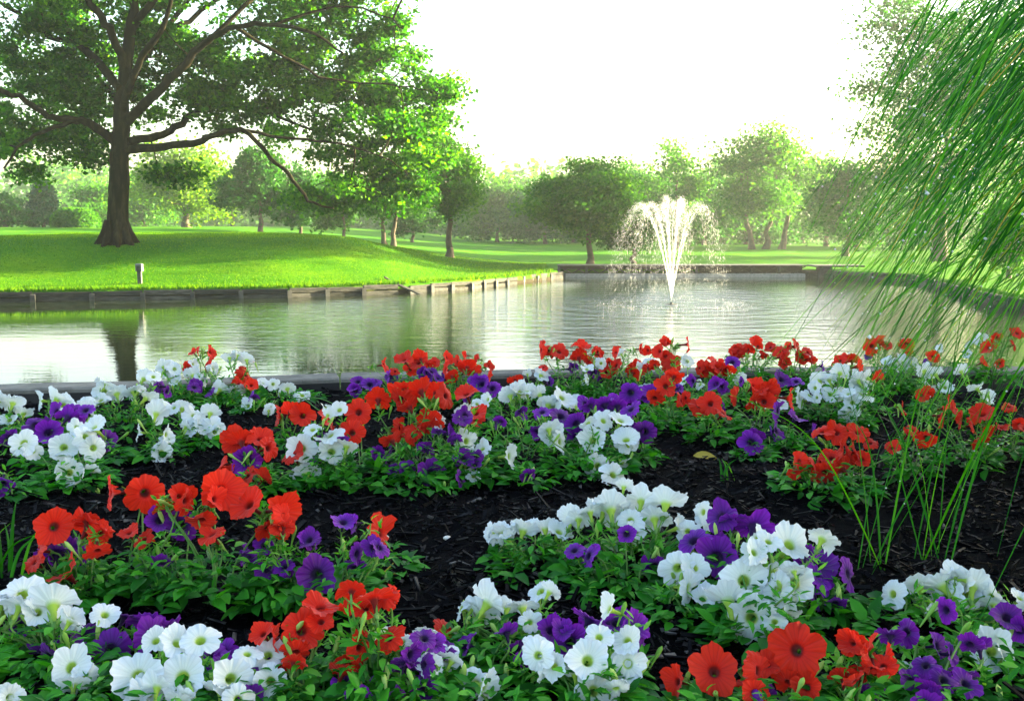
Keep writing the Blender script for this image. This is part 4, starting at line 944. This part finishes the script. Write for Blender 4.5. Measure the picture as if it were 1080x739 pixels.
# every plant: colour, pixel x and y of the middle of its blooms, pixel y where its front meets the mulch, label
PL = [
('w', 68, 474, 520, 'white petunia at the left edge with three round open blooms over dark mulch'),
('w', 14, 425, 470, 'white petunia cut by the left edge, just below the kerb'),
('w', 62, 422, 478, 'white petunia between the kerb and the purple blooms at the left'),
('w', 122, 412, 465, 'largest white petunia along the kerb at the left, seen from behind its blooms'),
('w', 165, 458, 488, 'white petunia with loose drooping blooms in front of the kerb-side whites'),
('w', 210, 441, 475, 'dense white petunia beside the twin orange-red blooms, left of centre'),
('w', 195, 390, 430, 'small white petunia against the water beside the tall red sprig'),
('w', 247, 395, 430, 'white petunia against the bright water with a red bloom at its right'),
('w', 290, 406, 428, 'tiny white petunia alone on the mulch before the kerb'),
('w', 333, 474, 520, 'white petunia with three pale blue-white blooms in the left middle of the bed'),
('w', 492, 463, 512, 'sparse white petunia with pale buds beside the purple blooms in the middle'),
('w', 546, 414, 470, 'white petunia with blooms facing the water, behind the bright buds at centre'),
('w', 627, 464, 508, 'white petunia with six blooms at the centre of the bed, above open mulch'),
('w', 565, 395, 432, 'little white petunia touching the kerb left of the tall red blooms'),
('w', 630, 385, 430, 'white petunia tucked under the back row of reds, right of centre'),
('w', 690, 390, 432, 'white petunia behind the two stacked red blooms in the back row'),
('w', 730, 395, 440, 'white petunia peeping between red blooms left of the back mound'),
('w', 776, 396, 430, 'small white star-like petunia beside the purple bloom in the back row'),
('w', 884, 405, 450, 'white petunia at the fringe of the tall grass, right of the red cluster'),
('w', 947, 382, 420, 'white petunia in the back row behind the grass blades'),
('w', 905, 406, 455, 'white petunia nearest the hanging grass tips, right half of the white band'),
('w', 990, 401, 445, 'white petunia half hidden inside the tall grass'),
('w', 1034, 412, 450, 'white petunia at the right behind the thickest grass'),
('w', 1025, 365, 405, 'white petunia at the far right near the water line'),
('w', 560, 556, 615, 'low spreading white petunia with pointed green buds at the left of the big front mound'),
('w', 665, 535, 625, 'large white petunia crowning the big front mound, backs of blooms lit'),
('w', 716, 608, 665, 'white petunia with two tilted blooms under the big front mound'),
('w', 812, 612, 690, 'white petunia with the largest open blooms, above the orange-red front flowers'),
('w', 525, 637, 715, 'white petunia seen from behind at the lower middle, left of the purple pair'),
('w', 622, 690, 765, 'white petunia with front-facing blooms at the bottom edge, centre'),
('w', 450, 690, 755, 'sparse white petunia mixed with purple at the bottom edge, left of centre'),
('w', 512, 722, 775, 'white petunia with one tilted bloom and many pale buds at the bottom edge'),
('w', 40, 638, 725, 'white petunia at the lower left edge showing the backs of its blooms'),
('w', 80, 706, 770, 'white petunia with two tilted blooms in the bottom left corner'),
('w', 165, 708, 785, 'white petunia with the big round blooms at the bottom left'),
('w', 265, 708, 775, 'white petunia with two round blooms beside the red cluster at the bottom'),
('w', 1000, 618, 690, 'white petunia at the lower right with a broad fan of blooms'),
('w', 1058, 690, 750, 'white petunia with two blooms in the bottom right corner'),
('v', 62, 447, 500, 'purple petunia among the left-edge whites'),
('v', 5, 500, 530, 'purple petunia sliced by the left edge beside dark mulch'),
('v', 172, 414, 440, 'small purple petunia behind the loose drooping whites'),
('v', 230, 412, 440, 'small purple petunia under the white blooms by the bright water'),
('v', 73, 584, 640, 'purple petunia with one wide bloom framed by orange-red ones at the left'),
('v', 182, 570, 645, 'purple petunia under the orange-red cluster, left'),
('v', 275, 586, 650, 'purple petunia with small half-open blooms beneath the red cluster, left of centre'),
('v', 350, 582, 655, 'purple petunia with one large dark-eyed bloom beside the lone red bloom'),
('v', 260, 486, 530, 'purple petunia with a single bloom between red ones, left middle'),
('v', 347, 470, 518, 'tiny purple petunia beside the three pale blue-white blooms'),
('v', 394, 404, 432, 'purple petunia touching the kerb left of the tall reds at centre'),
('v', 456, 395, 430, 'purple petunia inside the red back-row cluster at centre'),
('v', 507, 407, 442, 'purple petunia right of the red back-row cluster by the kerb'),
('v', 484, 462, 515, 'purple petunia above the pale buds in the middle of the bed'),
('v', 440, 490, 522, 'purple petunia with a ruffled open bloom over the mulch at centre'),
('v', 550, 450, 500, 'purple petunia with scattered small blooms under the centre whites'),
('v', 558, 503, 516, 'single purple bloom nodding over the mulch at the middle of the bed'),
('v', 622, 433, 495, 'purple petunia behind the six white blooms at the centre'),
('v', 674, 448, 495, 'purple petunia at the right shoulder of the six white blooms'),
('v', 607, 395, 430, 'purple petunia below the back-row reds, right of the kerb gap'),
('v', 700, 411, 452, 'purple petunia between red blooms, right of centre in the second row'),
('v', 757, 412, 455, 'purple petunia behind the round red bloom right of centre'),
('v', 797, 464, 488, 'purple petunia with one round bloom next to the fallen yellow leaf'),
('v', 834, 446, 478, 'purple petunia trailing on the mulch right of the red cluster'),
('v', 772, 382, 425, 'purple petunia at the left foot of the red back mound'),
('v', 824, 400, 438, 'purple petunia just behind the bright red pair, right half'),
('v', 867, 386, 415, 'purple petunia at the right foot of the red back mound'),
('v', 945, 378, 415, 'purple petunia under the reds among the hanging grass'),
('v', 655, 582, 640, 'dark purple petunia in the shade of the big front mound'),
('v', 780, 563, 645, 'purple petunia with rich violet blooms right of the big white crown'),
('v', 868, 600, 655, 'purple petunia at the right end of the big front mound'),
('v', 510, 682, 735, 'purple petunia with dim nodding blooms, lower middle left'),
('v', 628, 664, 740, 'purple petunia above the bottom-centre white blooms'),
('v', 120, 668, 735, 'purple petunia with violet blooms between the bottom-left whites'),
('v', 224, 695, 750, 'purple petunia between the two groups of round white blooms, bottom left'),
('v', 272, 716, 765, 'small purple petunia inside the white pair by the red cluster, bottom'),
('v', 385, 726, 775, 'purple petunia below the red cluster on the bottom edge'),
('v', 440, 695, 765, 'purple petunia with white neighbours at the bottom, right of the red cluster'),
('v', 803, 733, 790, 'purple petunia peeking out under the orange-red front blooms'),
('v', 910, 735, 780, 'purple petunia cut by the bottom edge below the right red bloom'),
('v', 990, 700, 765, 'purple petunia with pale buds between the lower-right whites'),
('v', 1055, 660, 725, 'purple petunia at the right edge, lower corner'),
('r', 75, 570, 645, 'orange-red petunia at the left edge around a purple bloom'),
('r', 152, 525, 640, 'tall orange-red petunia with a star-shaped bloom on the left mulch'),
('r', 220, 530, 655, 'tall orange-red petunia with the large dark-throated bloom, left of centre'),
('r', 293, 550, 650, 'orange-red petunia leaning right, next to the large dark-throated bloom'),
('r', 263, 472, 530, 'red petunia with three blooms above a purple one, left middle'),
('r', 306, 438, 485, 'red petunia pair standing over the mulch behind the blue-white blooms'),
('r', 372, 443, 520, 'tall red petunia with a dark-throated bloom at the left middle of the bed'),
('r', 437, 428, 512, 'large ruffled red petunia at the centre of the bed'),
('r', 502, 435, 490, 'low red petunia with one flat bloom left of the centre whites'),
('r', 430, 384, 430, 'red petunia on the left of the back-row cluster at centre'),
('r', 487, 388, 432, 'dark red petunia on the right of the back-row cluster at centre'),
('r', 217, 376, 425, 'tall thin red petunia sprig against the water, left'),
('r', 263, 400, 430, 'red petunia with one hanging bloom beside the kerb, left'),
('r', 600, 374, 428, 'red petunia standing against the water right of the kerb gap'),
('r', 655, 380, 430, 'red petunia in the back row left of the tall leaning stems'),
('r', 706, 373, 432, 'red petunia with tall leaning stems and two stacked blooms'),
('r', 707, 415, 462, 'red petunia with translucent orange blooms in the second row'),
('r', 748, 425, 472, 'red petunia with one round glowing bloom above green leaves'),
('r', 755, 385, 432, 'red petunia with a wide ragged bloom in the back row'),
('r', 795, 367, 410, 'red petunia on the left of the small dark green back mound'),
('r', 842, 371, 412, 'red petunia on the right of the small dark green back mound'),
('r', 805, 415, 468, 'bright red petunia with overlapping star blooms, right of centre'),
('r', 886, 380, 418, 'single red petunia at the tips of the hanging grass'),
('r', 925, 370, 415, 'red petunia behind the outer grass blades by the water'),
('r', 965, 375, 418, 'red petunia in the back row deeper inside the grass'),
('r', 915, 393, 440, 'red petunia between white blooms at the grass fringe'),
('r', 1055, 366, 410, 'red petunia at the far right edge near the water'),
('r', 1025, 437, 500, 'red petunia behind thick grass at the right'),
('r', 965, 445, 515, 'dark red petunia deep among grass blades, lower right'),
('r', 1070, 438, 490, 'red petunia cut by the right edge behind grass'),
('r', 880, 480, 530, 'red petunia with spiky dropping blooms at the foot of the hanging grass'),
('r', 404, 561, 618, 'red petunia with one lone bloom facing the open mulch'),
('r', 312, 668, 760, 'orange-red petunia at the bottom, left half of the cluster'),
('r', 388, 645, 755, 'orange-red petunia at the bottom, right half of the cluster'),
('r', 469, 662, 710, 'small red petunia between white and purple at the bottom'),
('r', 755, 713, 785, 'orange-red petunia with a square bloom on the bottom edge, right of centre'),
('r', 835, 700, 785, 'orange-red petunia with the biggest dark-throated bloom at the bottom right'),
('r', 915, 697, 780, 'orange-red petunia leaning right at the bottom right'),
]
GN = {'w': 'white petunias in the bed', 'v': 'purple petunias in the bed', 'r': 'red petunias in the bed'}
NM = {'w': 'white_petunia', 'v': 'purple_petunia', 'r': 'red_petunia'}
flowers = [[] for _ in PL]
for c, txt in FL.items():
    for tok in txt.replace('\n', '').split(';'):
        x, y, r_, f = tok.split(); x, y, r_ = float(x), float(y), float(r_)
        best = min((i for i in range(len(PL)) if PL[i][0] == c), key=lambda i: (PL[i][1] - x) ** 2 + 2.2 * (PL[i][2] - y) ** 2)
        flowers[best].append((x, y, r_, f))
def rot_to(n, spin):
    q = Vector((0, 0, 1)).rotation_difference(Vector(n).normalized())
    return (q.to_matrix() @ Euler((0, 0, spin)).to_matrix())
def facing(f, pos):
    j = lambda a: random.uniform(-a, a)
    to = (Vector((0, 0, CAM_H)) - pos).normalized()
    if f == 'm': f = random.choice('uulrfb')
    if f == 'f': return to + Vector((j(.3), 0, j(.25) + .1))
    if f == 'u': return Vector((j(.6), -.55 + j(.35), .75))
    if f == 'b': return Vector((j(.55), .80 + j(.2), .60 + j(.15)))
    if f == 'l': return Vector((-1, -.5 + j(.3), .3 + j(.3)))
    if f == 'r': return Vector((1, -.5 + j(.3), .25 + j(.3)))
    return Vector((j(.5), -.7, -.45))
for i, (c, cx, cy, by_, label) in enumerate(PL):
    fl = flowers[i]
    for (x, y, r_, f) in list(fl):          # blooms partly hidden behind the counted ones
        if random.random() < .55: fl.append((x + random.gauss(0, 1.1) * r_, y + random.uniform(-.5, .9) * r_, r_ * random.uniform(.75, .95), random.choice('mub')))
    if not fl: print('EMPTY PLANT', label); continue
    g = on_plane(cx, by_, 0)
    spread = (max(f[0] for f in fl) - min(f[0] for f in fl)) / FPX * g.y / 2
    rad = min(max(spread + .03, .075), .17)
    ctr = Vector((g.x, g.y + rad * .55, 0))
    root = thing(NM[c], label, 'petunia', ctr, GN[c])
    top = min(f[1] for f in fl); hp = max(by_ - top, 12)
    zs = []
    stemtips = []
    for (x, y, r_, f) in fl:
        tt = (by_ - y) / hp
        Yd = ctr.y - rad * .55 + rad * 1.25 * tt + random.uniform(-.02, .02)
        if by_ - y < 25: Yd = min(Yd, ctr.y)
        pos = at(x, y, Yd)
        if pos.z < .035: pos = on_plane(x, y, .035)
        rr = min(max(r_ / FPX * pos.y * 1.17, .022), .041)
        n = facing(f, pos).normalized()
        form = random.choice(('flat', 'flat', 'cup') if f in 'fub' else ('cup', 'droop', 'flat'))
        o = bpy.data.objects.new('flower', random.choice(PET[(c, form)])); COL.objects.link(o); o.parent = root
        Mx = rot_to(n, random.uniform(0, 6.28))
        o.location = pos - ctr; o.rotation_euler = Mx.to_euler(); sc = (rr * random.uniform(.90, 1.08), rr * random.uniform(.84, 1.04), rr * random.uniform(.9, 1.15)); o.scale = sc
        loc_inv = (Matrix.Translation(pos) @ Mx.to_4x4() @ Matrix.Diagonal((*sc, 1))).inverted()
        b = MB()
        back = pos - n * rr * 1.12
        zs.append(pos.z); stemtips.append((back, n))
        foot = Vector((ctr.x + (pos.x - ctr.x) * .45 + random.uniform(-.015, .015), ctr.y + (pos.y - ctr.y) * .45, max(.01, pos.z * .30)))
        h_ = (back - foot).length
        pts = []
        p1 = back - n * h_ * .35; p1.z = max(p1.z, .012)
        p2 = foot + Vector((0, 0, h_ * .35))
        for k in range(8):
            u = k / 7; pts.append(back * (1 - u) ** 3 + p1 * 3 * u * (1 - u) ** 2 + p2 * 3 * u * u * (1 - u) + foot * u ** 3)
        b.tube([loc_inv @ p for p in pts], np.linspace(.0017, .0022, 8) / rr, 5, cap=False)
        # calyx: a short cup and five narrow sepals
        b.tube([(0, 0, -1.22), (0, 0, -1.12), (0, 0, -.95)], [.06, .13, .13], 8, cap=False)
        for k in range(5):
            a = k * 1.2566 + random.uniform(-.2, .2)
            d = (math.cos(a) * .55, math.sin(a) * .55, random.uniform(.5, 1.0))
            leaf_patch(b, (math.cos(a) * .08, math.sin(a) * .08, -1.1), d, (math.cos(a), math.sin(a), -.3), random.uniform(.35, .55), .07, -.15, random.random(), 3)
        st = b.build('stem', M['stem'], o, smooth=True)
    zm = sum(zs) / len(zs)
    # foliage: a mound of oval leaves and narrow upper leaves round the stems
    b = MB(); hm = max(.05, zm * .86)
    frx = min(max(spread + .012, .06), .17)
    n = int(60 + 2000 * frx * rad) + 11 * len(fl)
    for k in range(n):
        a = random.uniform(0, 6.283); q = random.random() ** .55
        lx, ly = math.cos(a) * q * frx, math.sin(a) * q * rad * .9
        z = hm * (1 - q * q * .75) * random.uniform(.12, 1.0) + .008
        d = Vector((math.cos(a) + random.gauss(0, .5), math.sin(a) + random.gauss(0, .5), random.uniform(-.25, .7)))
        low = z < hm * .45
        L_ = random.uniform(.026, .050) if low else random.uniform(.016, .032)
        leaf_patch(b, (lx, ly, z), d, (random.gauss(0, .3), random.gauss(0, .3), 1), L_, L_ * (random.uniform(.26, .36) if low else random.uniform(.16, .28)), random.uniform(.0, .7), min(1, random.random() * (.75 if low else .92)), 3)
    for (bk, nn) in stemtips:          # narrow bracts on each flowering shoot
        for k in range(12):
            q = bk - nn * random.uniform(.0, .035) + Vector((random.gauss(0, .006), random.gauss(0, .006), -random.uniform(0, .03)))
            if q.z < .01: continue
            a = random.uniform(0, 6.283)
            leaf_patch(b, q - ctr, (math.cos(a), math.sin(a), random.uniform(.1, 1.2)), (random.gauss(0, .5), random.gauss(0, .5), 1), random.uniform(.014, .028), random.uniform(.0022, .0045), random.uniform(-.2, .5), random.uniform(.6, 1.0), 3)
    b.build('foliage', M['petunia_leaf'], root, smooth=True)
    # closed buds
    for k in range(2 + len(fl) // 3):
        bk, nn = random.choice(stemtips)
        p0 = bk + Vector((random.gauss(0, .018), random.gauss(0, .018), -.012))
        d = Vector((random.gauss(0, .5), random.gauss(0, .5), 1)).normalized(); L_ = random.uniform(.022, .036)
        b = MB(); b.tube([p0 - ctr - d * .02, p0 - ctr, p0 - ctr + d * L_ * .5, p0 - ctr + d * L_ * .8, p0 - ctr + d * L_], [.0012, .0022, .0042, .0038, .0008], 7, cap=False)
        b.build('bud', M['bud'], root, smooth=True)


# ------------------------------------------------------------------ tall ornamental grass at the right
def grass_clump(name, label, root, n, az0, azs, Lr, seed, drops=260, launch=(62, 88), fall=(-62, -34), peak=.42, edge=None, wid=(.0028, .0060)):
    """arching blades from one root; edge: outline (pixel x at pixel y) most blades keep inside of"""
    rg = np.random.default_rng(seed)
    t_ = thing(name, label, 'grass', root)
    b = MB(); pts_all = []; k = tries = 0
    root = np.array(tuple(root))
    while k < n and tries < n * 70:
        tries += 1
        az = az0 + rg.normal(0, azs); L_ = rg.uniform(*Lr); el = R(rg.uniform(*launch))
        seg = 18; sp_ = .10 if n > 50 else .022; p = np.array([rg.normal(0, sp_), rg.normal(0, sp_), 0.0]); ds = L_ / seg
        end = R(rg.uniform(*fall)); uu = np.linspace(0, 1, seg + 1); wts = .22 + 2.4 * np.exp(-((uu - peak * rg.uniform(.8, 1.2)) / .17) ** 2); wts = wts / wts.sum() * (el - end); wd = rg.uniform(*wid); tw = rg.uniform(-.6, .6); V = []; daz = rg.normal(0, .25); dp = []; bad = False
        lowcut = rg.random() < .9
        slack = 0 if rg.random() < .95 else 75
        for i in range(seg + 1):
            u = i / seg
            dv = np.array([math.sin(az) * math.cos(el), math.cos(az) * math.cos(el), math.sin(el)])
            e = np.cross(dv, [0, 0, 1.0]); e /= np.linalg.norm(e) + 1e-6; nn = np.cross(e, dv)
            a = tw + .8 * tw * u; e2 = e * math.cos(a) + nn * math.sin(a); n2 = np.cross(e2, dv)
            w_ = wd * (.55 + .45 * min(1, u * 5)) * (1 - u ** 1.7) + .0003
            V += [p - e2 * w_, p + n2 * w_ * .45, p + e2 * w_]
            if edge:
                q = p + root; q[2] -= CAM_H
                dep = q[1] * math.cos(PITCH) - q[2] * math.sin(PITCH); hh = q[1] * math.sin(PITCH) + q[2] * math.cos(PITCH)
                X_, Y_ = 540 + FPX * q[0] / dep, 369.5 - FPX * hh / dep
                if X_ < np.interp(Y_, edge[0], edge[1]) - slack or dep < .9 or (Y_ > 455 and X_ < 1120 and lowcut): bad = True; break
            if u > .3: dp.append(p + e2 * w_ * rg.uniform(-1, 1))
            p = p + dv * ds
            if p[2] < .01 and u > .3: p[2] = .01
            el -= wts[i]; az += daz / seg
        if bad: continue
        k += 1; pts_all += dp
        Fq = []
        for i in range(seg): Fq += [(i * 3, i * 3 + 1, i * 3 + 4, i * 3 + 3), (i * 3 + 1, i * 3 + 2, i * 3 + 5, i * 3 + 4)]
        b.add(V, Fq, 0, rg.random())
    print(name, k, tries)
    b.build('blades', M['grass_blade'], t_, smooth=True)
    if drops:
        P = np.array(pts_all)[rg.integers(len(pts_all), size=drops)]
        b = MB(); s_ = rg.uniform(.0012, .0028, drops)
        A = np.tile([0, 0, 1.0], (drops, 1)); droplets(b, P, A, s_, np.ones(drops))
        tag(b.build('dewdrops', M['dew'], t_, smooth=True), kind='stuff')
    return t_
EDGE = ([-400, 0, 120, 300, 420, 560], [1060, 960, 905, 862, 880, 905])
grass_clump('ornamental_grass', 'tall arching ornamental grass with dew leaning in from the right edge', (1.98, 2.25, 0), 700, R(-88), .28, (2.2, 3.8), 5, 1500, (63, 89), (-68, -34), .52, EDGE, (.0026, .0064))
grass_clump('ornamental_grass', 'lower fringe of grass blades hanging over the red petunias at the right', (1.95, 2.75, 0), 100, R(-95), .4, (1.5, 2.5), 6, 240, (60, 84), (-68, -40), .45, EDGE, (.0026, .0055))
grass_clump('grass_tuft', 'small bright grass tuft on the mulch at the left edge', on_plane(-2, 612, 0), 9, 0.6, .9, (.10, .17), 8, 0, (55, 85), (10, 50), .6)
grass_clump('grass_tuft', 'thin grass sprout in the mulch below the fallen leaf', on_plane(772, 512, 0), 4, .2, 1.2, (.06, .11), 9, 0, (50, 80), (0, 40), .6)
grass_clump('grass_tuft', 'sparse upright grass blades rising from mulch beside the tall grass', on_plane(925, 600, 0), 8, R(60), 1.0, (.35, .75), 10, 12, (52, 85), (-20, 40), .6, None, (.0013, .0027))
grass_clump('grass_tuft', 'spray of grass blades from the mulch at the right edge', on_plane(985, 592, 0), 11, R(55), .9, (.45, .9), 12, 16, (50, 85), (-20, 40), .6, None, (.0013, .0027))

# fallen leaf, pebbles, twig
p = on_plane(745, 481, .012); b = MB()
leaf_patch(b, (-.04, 0, .0), (1, -.1, .12), (.1, -.5, 1), .085, .02, .5, .5, 6)
o = b.build('fallen_leaf', M['yellow_leaf'], smooth=True); o.location = p; tag(o, 'curled yellow dead leaf lying on the dark mulch', 'leaf')
for px, py, s_, lb in ((472, 567, .0075, 'single white pebble on the mulch in the middle of the bed'), (407, 566, .006, 'small grey-white pebble beside the lone red petunia bloom')):
    p = on_plane(px, py, .016); b = MB(); u = rng.normal(size=(1, 3))
    th, ph = np.meshgrid(np.linspace(0, 2 * math.pi, 12, endpoint=False), np.linspace(.01, math.pi - .01, 8))
    V = np.stack([np.cos(th) * np.sin(ph) * 1.2, np.sin(th) * np.sin(ph), np.cos(ph) * .7], -1).reshape(-1, 3) * s_ * (1 + .08 * rng.normal(size=(96, 1)))
    Fq = [(i * 12 + j, (i + 1) * 12 + j, (i + 1) * 12 + (j + 1) % 12, i * 12 + (j + 1) % 12) for i in range(7) for j in range(12)]
    b.add(V, Fq); o = b.build('pebble', M['pebble'], smooth=True); o.location = p; tag(o, lb, 'pebble')
p = on_plane(404, 606, .015); b = MB(); b.tube([(-.03, .01, .01), (0, 0, .004), (.035, -.012, .006)], [.002, .0025, .001], 5); b.tube([(0, 0, .004), (.02, .015, .02)], [.0018, .001], 5)
o = b.build('twig', M['yellow_leaf']); o.location = p; tag(o, 'pale dry forked twig on the mulch beside the red petunias', 'twig')

# ------------------------------------------------------------------ morning haze
b = MB(); b.box((0, 545, 8.6), (1840, 1740, 24.0))
hz = b.build('haze', [], None); tag(hz, 'thin bright morning haze over the pond and lawns', 'haze', kind='stuff')
m, t, out = new_mat('haze'); v = nd(t, 'ShaderNodeVolumePrincipled'); v.inputs['Color'].default_value = (.93, .98, .95, 1)
v.inputs['Density'].default_value = .00065; v.inputs['Anisotropy'].default_value = .55
t.links.new(v.outputs[0], out.inputs['Volume']); hz.data.materials.append(m)
